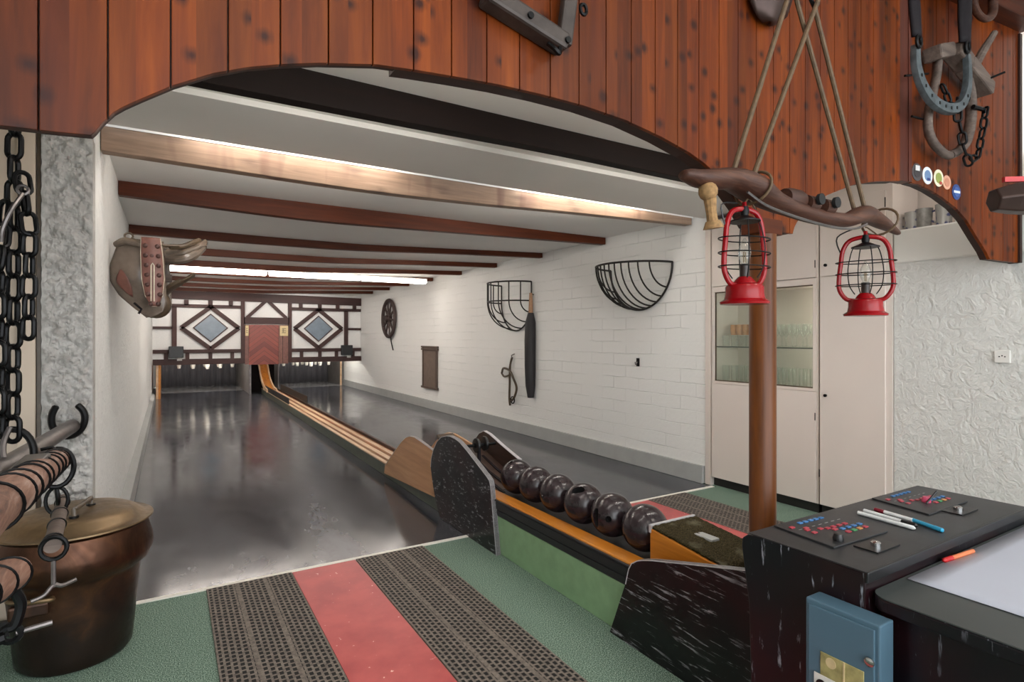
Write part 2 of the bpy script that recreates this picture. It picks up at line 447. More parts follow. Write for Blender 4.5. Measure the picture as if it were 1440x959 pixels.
M['hair'] = plain('black_horsehair', '211e20', .6, var=.4, vs=80, stretch=(1,1,.05), bump=.5, bs=150)
M['tan_handle'] = plain('tan_handle_wood', 'a87f5e', .5)
M['wheelwood'] = plain('dark_wheel_wood', '3a2c28', .6)
M['plaque'] = plain('slate_brown_board', '6a5c52', .5, var=.15, vs=12)
M['plaque_frame'] = plain('plaque_frame_wood', '54463d', .5)
M['bellmetal'] = plain('dark_bronze_bell', '3a2a25', .4, .5, var=.25, vs=12)
M['doormat'] = None
def doormat():
    t = NT('worn_brown_pile'); f = t.noise(180, 3); g = t.noise(9, 4)
    c = t.ramp(f, [(.3, srgb('1c180e')), (.55, srgb('3a3321')), (.75, srgb('5a5038'))])
    c = t.mix(t.ramp(g, [(.55, (0,0,0,1)), (.68, (.6,.6,.6,1))]), c, srgb('6e6a58'))
    t.set(c, .95, 0, .1); t.bump(f, .8, .006); return t.m
M['doormat'] = doormat()
M['tube_em'] = emis('fluorescent_tube_glow', 'fff8f0', 13)
M['tube_soft'] = emis('soft_tube_glow', 'fff8f0', 24); M['tube_far'] = emis('far_tube_glow', 'fff8f0', 36)
M['fill_weak'] = emis('weak_fill_glow', 'fff8f0', 7)
M['diff_em'] = emis('diffuser_glow', 'fff4ea', 7)
M['room_em'] = emis('ceiling_lamp_glow', 'fff3e4', 9)
M['filament'] = plain('bulb_base', '2a1d18', .4)

# ------------------------------------------------------------------ SETTING
def struct(mb, name, mat, label=None, cat=None, **kw):
    o = mb.build(name, mat, **kw); o['kind'] = 'structure'
    if label: tag(o, label, cat)
    return o
FL = 3.59
struct(MB().box(-2.0, 5.2, -3.2, FL, -.1, 0).box(-.5, 4.8, FL, 18.6, -.1, -.012), 'floor', M['carpet'], 'green carpeted floor in front of the lanes', 'floor', smooth=False)
# left wall and pier
XL = -.324
struct(MB().box(XL-.18, XL, 3.62, 18.6, 0, 2.62), 'wall_left', M['stucco_white'], 'white plastered wall left of the lanes', 'wall', smooth=False)
def rough_face(u, v):
    x = lerp(-.522, XL, u); z = lerp(0, 2.39, v)
    p = Vector((x*9, z*9, 0)); d = .026*noise.fractal(p*1.6, .8, 2.2, 5) + .016*noise.noise(p*4)+.010*abs(noise.noise(p*7))
    e = min(1, 8*min(u, 1-u))
    return (x + (0.004*noise.noise(p*3)), 3.5 - d*e - .004, z)
pier = MB(); pier.grid(rough_face, 60, 420); pier.box(-.522, XL, 3.512, 3.62, 0, 2.39)
struct(pier, 'wall_pier', M['stucco_grey'], 'grey rough plastered wall end behind the chains', 'wall')
# recess left of the pier: frame, door, wall above
dr = thing('door_1', (-.9, 3.56, 0), 'beige painted door in its frame at the far left', 'door'); dr['kind'] = 'structure'
MB().box(-1.45, -.615, 3.56, 3.60, .01, 2.388).build('door_leaf', M['beige'], dr, smooth=False)
MB().box(-.612, -.545, 3.50, 3.62, 0, 2.39).build('door_frame', M['beige'], dr, smooth=False, bevel=.004)
struct(MB().box(-.541, -.526, 3.515, 3.62, 0, 2.39), 'trim_1', M['leather_tan'], smooth=False)
struct(MB().box(-2.0, XL-.005, 3.515, 3.62, 2.39, 2.62).box(-2.0, -1.45, 3.52, 3.62, 0, 2.39), 'wall_door_side', M['white'], smooth=False)
struct(MB().box(-2.1, -2.0, -3.2, 3.62, 0, 3.5), 'wall_bar_left', M['white'], smooth=False)
struct(MB().box(-2.0, -.53, 3.49, 3.515, 0, .07), 'baseboard_door', M['dark_trim'], smooth=False)
# right wall of the alley
XR = 4.4
struct(MB().box(XR, XR+.15, 3.66, 18.6, 0, 2.62), 'wall_right', M['blocks'], 'white painted block wall right of the lanes', 'wall', smooth=False)
# bar side rough wall: low part with ledge, tall part
rw = MB(); rw.box(XR+.012, XR+.4, 1.22, 2.045, 0, 1.92); rw.box(XR, XR+.4, -3.2, 1.22, 0, 3.5)
struct(rw, 'wall_bar_right', M['stucco_wall'], 'rough white plaster wall behind the console', 'wall', smooth=False)
struct(MB().box(XR, XR+.4, 1.22, 2.045, 1.92, 2.155), 'wall_ledge', M['white'], 'smooth white ledge below the mugs', 'wall', smooth=False, bevel=.012)
struct(MB().box(XR+.4, XR+.5, -3.2, 3.66, 0, 3.5), 'wall_recess', M['cream'], smooth=False)
struct(MB().box(XL-.2, XR+.3, 18.5, 18.6, 0, 2.62), 'wall_far', M['white'], smooth=False)
# skirtings
struct(MB().prism([(XR-.045,0),(XR-.0,0),(XR,.165),(XR-.03,.165)], 'y', 3.70, 16.9), 'baseboard_right', M['skirting'], smooth=False, bevel=.004)
struct(MB().prism([(XL,0),(XL+.075,0),(XL+.06,.10),(XL,.14)], 'y', 3.62, 16.6), 'baseboard_left', M['skirting'], smooth=False, bevel=.004)
struct(MB().box(XR-.015, XR+.03, 3.62, 3.68, 0, 2.5), 'trim_2', M['cream'], smooth=False)
# ceilings
ce = MB()
ce.box(-2.0, 4.9, 1.5, 3.70, 2.565, 2.62)
ce.box(-2.0, 4.9, 3.70, 3.84, 2.66, 2.70)
ce.box(-.5, 4.5, 3.84, 5.19, 2.565, 2.70)
CEIL2 = [(-.5,2.462),(1.0,2.456),(1.9,2.460),(3.0,2.500),(4.5,2.558)]
ce.prism(CEIL2+[(4.5,2.70),(-.5,2.70)], 'y', 5.19, 18.6)
struct(ce, 'ceiling', M['ceil'], 'white ceiling between the beams over the lanes', 'ceiling', smooth=False)
struct(MB().box(-2.1, 4.9, -3.2, 1.55, 3.42, 3.5), 'ceiling_bar', M['ceil'], smooth=False)
# low white boxing between the dark and the pale beam
struct(MB().box(-.32, 4.38, 3.05, 3.70, 2.535, 2.565), 'trim_3', M['ceil'], smooth=False)

# ceiling beams, sagging a little to the left
def beam(y1, w, zb_l, zb_m, zb_r, zt, mat, label):
    mb = MB()
    prof = [(-.32, zb_l), (1.0, zb_m), (1.9, zb_m+.012), (3.0, lerp(zb_m, zb_r, .55)), (4.385, zb_r)]
    pts = smooth_path([(x, 0, z) for x, z in prof], 6)
    poly = [(p.x, p.z) for p in pts] + ([(4.385, zt), (-.32, zt)] if zt else [(4.385,2.556),(3.0,2.504),(1.9,2.464),(1.0,2.460),(-.32,2.464)])
    mb.prism(poly, 'y', y1-w, y1)
    o = mb.build('ceiling_beam', mat, smooth=False, bevel=.004, loc=(2, y1-w/2, zb_m))
    tag(o, label, 'beam', 'ceiling beams over the lanes', 'structure')
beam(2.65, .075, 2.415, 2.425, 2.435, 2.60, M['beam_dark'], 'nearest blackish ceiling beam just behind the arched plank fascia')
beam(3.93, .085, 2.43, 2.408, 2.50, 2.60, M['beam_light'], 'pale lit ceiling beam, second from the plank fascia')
ordn = ['third', 'fourth', 'fifth', 'sixth', 'seventh', 'eighth', 'ninth', 'tenth', 'eleventh']
for i, y in enumerate([5.21, 6.52, 7.78, 9.02, 10.29, 11.55, 12.8, 14.05]):
    beam(y, .085, 2.46 if i == 0 else 2.378 if i < 4 else 2.392, 2.42 if i == 0 else 2.378 if i < 4 else 2.390, 2.487, 2.575 if i == 0 else None, M['beam_brown'], f'dark brown ceiling beam, {ordn[i]} counting from the plank fascia')

# fluorescent lights, and unseen tubes added as fill
for x0, x1, lab in ((.12, 1.36, 'left fluorescent tube in the slot before the pale beam'), (2.42, 3.72, 'right fluorescent tube in the slot before the pale beam')):
    t = thing('fluorescent_or_fill_light', ((x0+x1)/2, 3.77, 2.66), lab, 'lamp', 'fluorescent lights over the lanes')
    MB().cyl((x0, 3.765, 2.622), (x1, 3.765, 2.622), .014, seg=10).build('tube', M['tube_em'], t)
    MB().box(x0-.02, x1+.02, 3.745, 3.785, 2.638, 2.66).build('batten', M['white'], t, smooth=False)
for x0, x1, lab in ((-.1, 1.32, 'leftmost long light fitting behind the sixth beam'), (1.36, 2.8, 'middle long light fitting behind the sixth beam'), (2.84, 4.0, 'rightmost long light fitting behind the sixth beam')):
    t = thing('fluorescent_or_fill_light', ((x0+x1)/2, 9.65, 2.56), lab, 'lamp', 'fluorescent lights over the lanes')
    MB().box(x0, x1, 9.58, 9.72, 2.368, 2.440).build('diffuser', M['diff_em'], t, smooth=False, bevel=.02)
    MB().box(x0-.01, x1+.01, 9.59, 9.71, 2.440, 2.456).build('batten', M['white'], t, smooth=False)
for yb, zt, nm in ((1.60,2.37,'plank fascia'),(2.70,2.475,'nearest blackish beam'),(4.02,2.47,'pale lit beam'),(6.60,0,'fourth beam'),(7.86,0,'fifth beam'),(10.33,0,'seventh beam'),(11.59,0,'eighth beam'),(12.84,0,'ninth beam'),(14.09,0,'tenth beam')):  # unseen tubes added behind beams and fascia to fill the ceiling with light
    for x0, x1, sd_ in ((.0, 1.45, 'left'), (2.0, 3.45, 'right')):
        za, zb = ((zt, zt) if x0 < 1 or yb != 4.02 else (2.49, 2.535)) if zt else (interp(CEIL2, x0)-.022, interp(CEIL2, x1)-.022)
        t = thing('fluorescent_or_fill_light', ((x0+x1)/2, yb, (za+zb)/2+.02), f'{sd_} unseen fill tube added behind the {nm}', 'lamp', 'fluorescent lights over the lanes')
        MB().cyl((x0, yb, za), (x1, yb, zb), .012, seg=8).build('tube', M['tube_far'] if 10 < yb < 12 or yb < 1.7 else M['fill_weak'] if yb == 2.70 else M['tube_soft'], t)
        MB().prism([(x0-.02,za+.014),(x1+.02,zb+.014),(x1+.02,zb+.019),(x0-.02,za+.019)], 'y', yb-.014, yb+.014).build('batten', M['white'], t, smooth=False)
t = thing('fluorescent_or_fill_light', (3.95, 1.62, 2.45), 'short unseen fill tube added behind the right hand fascia, lighting the mug niche', 'lamp', 'fluorescent lights over the lanes')  # added out of sight to brighten the mug niche
MB().cyl((3.6, 1.62, 2.43), (4.6, 1.62, 2.43), .012, seg=8).build('tube', M['fill_weak'], t)
MB().box(3.58, 4.62, 1.605, 1.635, 2.445, 2.46).build('batten', M['white'], t, smooth=False)
for x0, x1, lab in ((.1, 1.5, 'light tube above the left pins behind the timber panel'), (2.7, 4.3, 'light tube above the right pins behind the timber panel')):
    t = thing('fluorescent_or_fill_light', ((x0+x1)/2, 16.9, 1.1), lab, 'lamp', 'fluorescent lights over the lanes')
    MB().cyl((x0, 15.75, 1.05), (x1, 15.75, 1.05), .016, seg=10).build('tube', M['tube_far'], t)
    MB().box(x0, x1, 15.73, 15.77, 1.07, 1.11).build('batten', M['white'], t, smooth=False)

# ------------------------------------------------------------------ FASCIA (arched planks)
ARCH = [(-.6,1.806),(-.279,1.809),(-.201,1.812),(-.137,1.816),(-.13,1.825),(-.117,1.847),(-.098,1.872),(-.08,1.888),(-.048,1.912),(.011,1.954),(.087,1.998),(.16,2.03),(.23,2.054),(.321,2.08),(.465,2.112),(.573,2.124),(.69,2.134),(.829,2.144),(.98,2.149),(1.146,2.149),(1.329,2.138),(1.498,2.112),(1.643,2.08),(1.72,2.055),(1.842,2.0),(1.948,1.915),(2.015,1.846),(2.277,1.840),(2.29,1.87),(2.308,1.894),(2.365,1.937),(2.44,1.99),(2.539,2.04),(2.751,2.115),(2.942,2.158),(3.19,2.196)]
RARCH = [(0,2.203),(.105,2.198),(.2,2.183),(.303,2.157),(.44,2.112),(.547,2.055),(.658,1.963),(.75,1.89),(.788,1.849),(1.10,1.846)]
PW = .1126
def planks(mb, arch, x0, x1, off, zt, ya, yb):
    k = math.floor((x0-off)/PW); x = off+k*PW
    while x < x1-1e-4:
        a, b = max(x, x0)+.0016, min(x+PW, x1)-.0016
        if b-a > .008:
            xs = sorted({a, b} | {p for p, _ in arch if a < p < b} | {lerp(a, b, q/5) for q in range(1, 5)})
            mb.prism([(u, interp(arch, u)) for u in xs] + [(b, zt), (a, zt)], 'y', ya, yb)
        x += PW
ff = thing('plank_fascia', (1.4, 1.45, 1.81), 'wide stained pine plank fascia with a shallow arch cut over the lanes', 'fascia')
mb = MB(); planks(mb, ARCH, -2.0, 3.19, .004, 3.42, 1.45, 1.466); mb.build('plank_boarding', M['fascia'], ff, smooth=False, bevel=.0015)
def backing(arch, x0, x1, zt, ya, yb):
    xs = [x0] + [p for p, _ in arch if x0 < p < x1] + [x1]
    return MB().prism([(u, interp(arch, u)+.002) for u in xs] + [(x1, zt), (x0, zt)], 'y', ya, yb)
backing(ARCH, -2.0, .52, 3.42, 1.467, 1.483).build('edge_board', M['fascia_edge'], ff, smooth=False)
backing(ARCH, .521, 3.19, 3.42, 1.467, 1.52).build('edge_board', M['fascia_edge'], ff, smooth=False)
# right part, turned slightly towards the room
fr = thing('plank_fascia', (3.27, 1.45, 1.84), 'right hand pine plank fascia carrying the horseshoe, stickers and chain', 'fascia')
ang = math.atan2(-.11, 1.13)
mb = MB(); planks(mb, RARCH, .03, 1.115, .03, 3.30, 0, .016)
p = mb.build('plank_boarding', M['fascia'], smooth=False, bevel=.0015, loc=(0,0,1.84)); p.parent = fr; p.location = (0,0,0)
p = backing(RARCH, .03, 1.115, 3.30, .017, .05).build('edge_board', M['fascia_edge'], smooth=False, loc=(0,0,1.84)); p.parent = fr; p.location = (0,0,0)
p = MB().box(.0, .028, -.004, .05, 2.205, 3.30).box(-.085, .0, .0, .05, 2.203, 3.30).build('corner_board', M['corner'], smooth=False, loc=(0,0,1.84)); p.parent = fr; p.location = (0,0,0)
p = MB().box(1.098, 1.124, -.012, .05, 1.846, 3.22).build('edge_strip', M['fascia_edge'], smooth=False, loc=(0,0,1.84)); p.parent = fr; p.location = (0,0,0)
p = MB().box(.0, 1.14, -.10, .05, 3.235, 3.40).box(.0, 1.14, -.125, .05, 3.40, 3.42).build('cornice', M['beam_brown'], smooth=False, bevel=.006, loc=(0,0,1.84)); p.parent = fr; p.location = (0,0,0)
fr.rotation_euler.z = ang
def onr(s, d, z):
    """point on the turned fascia: s along it, d in front of it"""
    c, n = math.cos(ang), math.sin(ang)
    return Vector((3.27 + s*c + d*n, 1.45 + s*n - d*c, z))

# post carrying the fascia
tp = thing('wooden_post', (2.0, 1.40, 0), 'round varnished brown post standing behind the console', 'post')
MB().lathe([(.053,.0),(.053,.03),(.050,.035),(.050,1.80)], (2.0,1.40,0), 40).build('shaft', M['post'], tp)
MB().box(1.93, 2.07, 1.36, 1.448, 1.80, 1.86).build('capital', M['beam_brown'], tp, smooth=False, bevel=.004)

# ------------------------------------------------------------------ LANES
for x0, x1, side in ((XL+.05, 2.045, 'left'), (2.047, XR-.04, 'right')):
    t = thing('bowling_lane', ((x0+x1)/2, FL, 0), f'polished dark asphalt bowling lane on the {side}, running to its pins', 'lane')
    MB().box(x0, x1, FL, 16.6, -.012, .0).build('running_surface', M['asphalt'], t, smooth=False)
    MB().box(x0, x1, 16.6, 18.5, -.012, .004).build('pin_deck', M['deck'], t, smooth=False)
    o = MB().box(x0, x1+ (0 if side=='right' else -.02), FL-.035, FL-.001, 0, .006).build('foul_line', M['foul'], smooth=False, loc=((x0+x1)/2, FL-.018, 0))
    tag(o, f'narrow white foul line strip at the start of the {side} lane', 'line')
# runners
def runner(x0, x1, label, y0=-.4):
    o = MB().box(x0, x1, y0, FL-.037, 0, .005).build('red_runner', M['red'], smooth=False, loc=((x0+x1)/2, 1.5, 0)); tag(o, label, 'runner')
runner(.627, 1.0, 'worn red floor strip between the two rubber mats of the left lane')
runner(3.14, 3.51, 'red floor strip of the right lane behind the balls')
for x0, x1, lab in ((.178, .623, 'left perforated brown rubber mat beside the red strip of the left lane'), (1.004, 1.449, 'perforated brown rubber mat between the red strip and the green ball rack'), (3.514, 3.959, 'perforated rubber mat by the white cupboard, right of the post')):
    o = MB().box(x0, x1, -.4 if x0 < 2 else 1.6, FL-.04, 0, .010).build('rubber_mat', M['mat'], smooth=False, loc=(x0, 1.5, 0), bevel=.002)
    tag(o, lab, 'mat', 'rubber mats on the approaches')

# ------------------------------------------------------------------ BALL RETURN TRACK
tr = thing('ball_return_track', (1.85, 4.1, 0), 'low wooden ball return track with pale rails between the two lanes', 'ball return')
def strips(name, mat, xa, xb, za, zb, y0=4.1, y1=15.3, k=.011):
    mb = MB()
    v = [(xa,za),(xb,za),(xb,zb),(xa,zb)]
    A = [mb.bm.verts.new((x+k*(y0-4.1), y0, z)) for x, z in v]; B = [mb.bm.verts.new((x+k*(y1-4.1), y1, z)) for x, z in v]
    mb.bm.faces.new(A); mb.bm.faces.new(B[::-1])
    for i in range(4): mb.bm.faces.new((A[i], B[i], B[(i+1)%4], A[(i+1)%4]))
    return mb.build(name, mat, tr, smooth=False, bevel=.003)
strips('side_board', M['track_side'], 1.852, 1.868, 0, .118)
strips('side_board', M['track_side'], 2.182, 2.198, 0, .118)
strips('track_bed', M['rail_red'], 1.868, 2.182, .06, .098)
strips('edge_rail', M['rail_light'], 1.848, 1.892, .118, .134)
strips('ball_rail', M['rail_light'], 1.945, 2.005, .098, .124)
strips('ball_rail', M['rail_light'], 2.055, 2.11, .098, .124)
strips('edge_rail', M['brown_board'], 2.165, 2.202, .118, .138)
strips('guide_plate', M['black_rubber'], 1.85, 1.862, .134, .25, 11.3, 14.6)
strips('guide_plate', M['black_rubber'], 2.19, 2.202, .138, .27, 11.3, 14.6)
# divider and chute at the far end
dv = thing('lane_divider', (2.0, 15.1, 0), 'grey divider box between the lanes under the red panel', 'divider')
MB().box(1.70, 1.72, 15.3, 18.4, 0, .8).build('side_board', M['partition'], dv, smooth=False)
MB().box(2.36, 2.38, 15.3, 18.4, 0, .8).build('side_board', M['partition'], dv, smooth=False)
MB().box(1.685, 1.735, 15.22, 15.3, 0, .8).build('front_post', M['iron_grey'], dv, smooth=False)
MB().box(1.735, 2.36, 15.9, 15.95, 0, .8).build('back_board', M['beam_dark'], dv, smooth=False)
ch = thing('ball_chute', (2.05, 15.0, .1), 'curved orange wooden ball chute coming down onto the return track', 'chute')
prof = smooth_path([(0,15.7,.78),(0,15.45,.62),(0,15.1,.36),(0,14.6,.2),(0,14.1,.145)], 6)
mb = MB()
mb.prism([(p.y, p.z) for p in prof]+[(p.y, p.z-.02) for p in reversed(prof)], 'x', 1.96, 2.13)
mb.build('chute_floor', M['oak'], ch, bevel=.003)
for xa in (1.93, 2.13):
    mb = MB(); mb.prism([(p.y, p.z+.05) for p in prof]+[(p.y, p.z-.02) for p in reversed(prof)], 'x', xa, xa+.03); mb.build('chute_side', M['rail_light'], ch)

# ------------------------------------------------------------------ TIMBER PANEL ABOVE THE PINS
Yf = 15.05
tf = thing('timber_frame_panel', (2.05, Yf, .77), 'half timbered white panel with dark red beams hanging over the pins', 'panel')
MB().box(XL+.01, XR-.005, Yf+.03, Yf+.08, .78, 2.5).build('backing_board', M['panelwhite'], tf, smooth=False)
def bar(x0, z0, x1, z1, w, name, d=.05, m='timber'):
    a = Vector((x0, 0, z0)); b = Vector((x1, 0, z1)); t = (b-a).normalized(); n = Vector((-t.z, 0, t.x))*w/2
    mb = MB(); mb.prism([((a+n).x,(a+n).z), ((b+n).x,(b+n).z), ((b-n).x,(b-n).z), ((a-n).x,(a-n).z)], 'y', Yf-d+.03, Yf+.03)
    return mb.build(name, M[m], tf, smooth=False)
bar(XL+.02, 2.38, XR-.01, 2.33, .20, 'top_rail', .07)
bar(XL+.02, 2.12, 1.55, 2.12, .075, 'rail'); bar(2.62, 2.11, XR-.01, 2.11, .075, 'rail')
bar(XL+.02, 1.07, 1.55, 1.07, .085, 'rail'); bar(2.62, 1.07, XR-.01, 1.07, .085, 'rail')
bar(XL+.02, .83, 1.55, .83, .13, 'bottom_rail', .07); bar(2.62, .83, XR-.01, .83, .13, 'bottom_rail', .07)
for x in (1.53, 2.60): bar(x, .765, x, 2.29, .085, 'main_post', .065, 'timber_v')
bar(1.55, 1.80, 2.58, 1.80, .16, 'lintel', .065)
bar(1.62, 1.87, 2.06, 2.30, .075, 'brace'); bar(2.52, 1.87, 2.08, 2.30, .075, 'brace')
for x in (.11, 4.0): bar(x, 1.10, x, 2.10, .10, 'post', .05, 'timber_v')
for xa, xb in ((XL+.02, .08), (4.03, XR-.01)): bar(xa, 1.61, xb, 1.61, .06, 'rail')
for xs, zs in (((.35, .84, 1.27), 1), ((2.86, 3.33, 3.78, 4.22), 1)):
    for x in xs: bar(x, 2.13, x, 2.26, .09, 'short_post', .05, 'timber_v')
for xs in ((-.05, .37, .84, 1.30), (2.88, 3.33, 3.75, 4.18)):
    for x in xs: bar(x, .88, x, 1.04, .08, 'short_post', .05, 'timber_v')
for cx, hw in ((.845, .60), (3.30, .59)):
    cz = 1.615; hh = .49
    for sx, sz in ((-1,1),(1,1),(-1,-1),(1,-1)): bar(cx+sx*hw, cz, cx, cz+sz*hh, .095, 'diamond_brace')
    k = .62
    mb = MB(); mb.prism([(cx-hw*k, cz), (cx, cz+hh*k*1.12), (cx+hw*k, cz), (cx, cz-hh*k*1.12)], 'y', Yf+.005, Yf+.029)
    fo = mb.build('diamond_window', M['timber_v'], tf, smooth=False)
    k = .56
    mb = MB(); mb.prism([(cx-hw*k, cz), (cx, cz+hh*k*1.12), (cx+hw*k, cz), (cx, cz-hh*k*1.12)], 'y', Yf-.002, Yf+.01)
    tag(mb.build('pane', M['pane'], fo, smooth=False), 'grey blue diamond pane')
# red herringbone panel
rp = thing('herringbone_panel', (2.0, Yf, .73), 'red brown herringbone wooden panel below the gable in the middle', 'panel')
o = MB().box(1.66, 2.33, Yf-.04, Yf+.0, .73, 1.70).build('panel_board', M['herring'], rp, smooth=False)
for xa, xb in ((1.575,1.655),(2.335,2.42),(2.43,2.555)): MB().box(xa, xb, Yf-.03, Yf+.025, .74, 1.70).build('side_board', M['leather_red'], rp, smooth=False)
for x0, x1, lab in ((1.58, 1.65, 'cream notice left of the red panel'), (2.36, 2.55, 'cream notice with dark writing right of the red panel')):
    t = thing('notice', ((x0+x1)/2, Yf-.05, 1.5), lab, 'notice')
    MB().box(x0, x1, Yf-.05, Yf-.045, 1.43, 1.68).build('sheet', M['yellow_note'], t, smooth=False)
    mb = MB(); w = x1-x0
    for k in range(3): mb.box(x0+w*.25, x1-w*.25, Yf-.052, Yf-.0505, 1.60-.05*k, 1.615-.05*k)
    mb.box(x0+w*.35, x0+w*.42, Yf-.052, Yf-.0505, 1.52, 1.61)
    mb.build('printed_marks', M['leather_tan'], t, smooth=False)
for x0, x1, lab in ((0.0, .29, 'small black speaker box on the left of the timber panel'), (3.85, 4.13, 'small black speaker box on the right of the timber panel')):
    t = thing('speaker', ((x0+x1)/2, Yf-.1, .9), lab, 'speaker')
    MB().box(x0, x1, Yf-.17, Yf-.03, .93, 1.19).build('cabinet', M['black_rubber'], t, smooth=False, bevel=.01)
    MB().box(x0+.02, x1-.02, Yf-.176, Yf-.171, .95, 1.17).build('grille', M['black_plastic'], t, smooth=False)
    MB().box((x0+x1)/2+.02, (x0+x1)/2+.12, Yf-.05, Yf-.03, .86, .93).build('bracket', M['white'], t, smooth=False)
# pits
for x0, x1, side in ((XL+.06, 1.69, 'left'), (2.39, XR-.06, 'right')):
    def curt(u, v, x0=x0, x1=x1): return (lerp(x0, x1, u), 18.38+.02*math.sin(u*70), lerp(.29 if False else .0, .95, v))
    o = MB().grid(curt, 120, 2).build('pit_curtain', M['cushion'], loc=((x0+x1)/2, 18.38, 0), thick=.02)
    tag(o, f'dark hanging curtain at the back of the {side} pin pit', 'curtain')
o = MB().box(XL+.08, -.20, 15.1, 15.14, 0, .80).build('pit_post', M['rail_light'], smooth=False, loc=(-.2, 15.1, 0)); tag(o, 'pale wooden upright at the left edge of the left pit', 'upright')
o = MB().box(-.20, -.16, 15.1, 16.6, 0, .80).build('pit_partition', M['oak'], smooth=False, loc=(-.2, 15.4, 0)); tag(o, 'orange wooden side board at the left of the left pit', 'board')
o = MB().box(XR-.10, XR-.05, 16.75, 18.4, 0, .95).build('pit_partition', M['partition'], smooth=False, loc=(XR-.08, 17, 0)); tag(o, 'grey side board deep in the right pit', 'board')
o = MB().box(XR-.13, XR-.09, 16.70, 16.76, 0, .95).build('pit_post', M['rail_light'], smooth=False, loc=(XR-.1, 16.7, 0)); tag(o, 'thin pale upright by the bright right end of the pit', 'upright')
# pins hoisted on cords
def make_pin():
    t = thing('bowling_pin', (0,0,0), 'x', 'pin')
    MB().lathe([(.001,0),(.032,.002),(.035,.01),(.045,.06),(.05,.12),(.045,.18),(.032,.24),(.022,.28),(.021,.31),(.028,.335),(.032,.36),(.026,.39),(.012,.405),(.001,.407)], (0,0,0), 20).build('pin_body', M['pin'], t)
    MB().cyl((0,0,.405), (0,0,1.75), .004, seg=6).build('cord', M['cord'], t)
    return t
pin0 = make_pin(); first = True
for cx, side in ((.835, 'left'), (3.33, 'right')):
    for dx, dy in ((0,0),(-.305,.3),(.305,.3),(-.61,.6),(0,.6),(.61,.6),(-.305,.9),(.305,.9),(0,1.2)):
        p = pin0 if first else copy_tree(pin0); first = False
        p.location = (cx+dx, 16.1+dy, .60)
        tag(p, f'white bowling pin hoisted on its cord over the {side} lane, half hidden by the panel', 'pin', f'hoisted pins of the {side} lane')

# ------------------------------------------------------------------ BALL RACK
rk = thing('ball_rack', (2.0, 2.3, 0), 'long green sided ball rack with orange wooden rails holding dark balls', 'ball rack')
MB().box(1.83, 2.18, 1.47, 4.09, 0, .236).build('green_box', M['green_side'], rk, smooth=False, bevel=.004)
mb = MB()
mb.prism([(1.832,.2365),(1.832,.245),(1.824,.247),(1.824,.275),(1.831,.278),(1.831,.282),(1.821,.284),(1.821,.328),(1.829,.330),(1.829,.333),(1.816,.334),(1.816,.343),(1.829,.344),(1.829,.3195),(2.178,.3195),(2.178,.2365)], 'y', 1.47, 4.09)
mb.build('rubber_bumper', M['black_rubber'], rk, smooth=False, bevel=.004)
MB().prism([(1.826,.32),(1.915,.32),(1.922,.352),(1.905,.362),(1.83,.352)], 'y', 1.48, 4.0).build('front_rail', M['oak'], rk, smooth=False, bevel=.003)
MB().prism([(2.085,.32),(2.18,.32),(2.176,.352),(2.098,.362),(2.078,.352)], 'y', 1.48, 4.0).build('back_rail', M['oak'], rk, smooth=False, bevel=.003)
MB().box(1.9225, 2.0775, 1.48, 4.0, .321, .338).build('trough_floor', M['black_rubber'], rk, smooth=False)
def side_panel(poly, x0, x1, mat, edge, name='side_panel', par=None):
    cx = sum(p[0] for p in poly)/len(poly); cz = sum(p[1] for p in poly)/len(poly)
    o = MB().prism(poly, 'x', x0, x1).build(name, mat, par or rk, smooth=False)
    n = len(poly); mb = MB()
    pts = [(x0/2+x1/2, y, z) for y, z in poly]
    return o, pts
BP = [(3.157,.002),(3.235,.43),(3.25,.462),(3.299,.487),(3.591,.607),(3.70,.645),(3.763,.656),(3.85,.662),(3.923,.655),(4.02,.63),(4.10,.585),(4.17,.51),(4.215,.43),(4.225,.36),(4.19,.25),(4.135,.131),(4.04,.002)]
_, pts = side_panel(BP, 1.795, 1.824, M['black_lam'], None)
def edge_band(pts, x0, x1, th, mat, name, par=None):
    mb = MB()
    n = len(pts)
    for i in range(n-1):
        (y0, z0), (y1, z1) = pts[i], pts[i+1]
        t = Vector((0, y1-y0, z1-z0)).normalized(); nn = Vector((0, -t.z, t.y))*th
        q = [(y0,z0),(y1,z1),(y1+nn.y,z1+nn.z),(y0+nn.y,z0+nn.z)]
        mb.prism(q, 'x', x0, x1)
    return mb.build(name, mat, par or rk, smooth=False)
edge_band(BP[:14][::-1], 1.793, 1.826, .004, M['pale_edge'], 'edge_band')
WP = [(5.474,.05),(5.452,.132),(5.069,.39),(4.97,.45),(4.885,.492),(4.78,.522),(4.661,.530),(4.50,.515),(4.275,.486),(4.08,.447),(4.04,.30),(4.08,.12)]
o, _ = side_panel(WP, 1.83, 1.85, M['beech'], None, 'hood_panel', tr)
edge_band(WP[1:10], 1.828, 1.852, .004, M['pale_edge'], 'edge_band', tr)
RP = [(3.45,.35),(3.547,.495),(3.80,.56),(4.0,.618),(4.09,.63),(4.17,.60),(4.23,.55),(4.27,.48),(4.25,.35)]
o, _ = side_panel(RP, 2.205, 2.23, M['brown_board'], None)
edge_band(RP[1:8], 2.203, 2.232, .004, M['pale_edge'], 'edge_band')
WR = [(y, z) for y, z in WP]
side_panel(WR, 2.2, 2.22, M['beech'], None, 'hood_panel', tr)
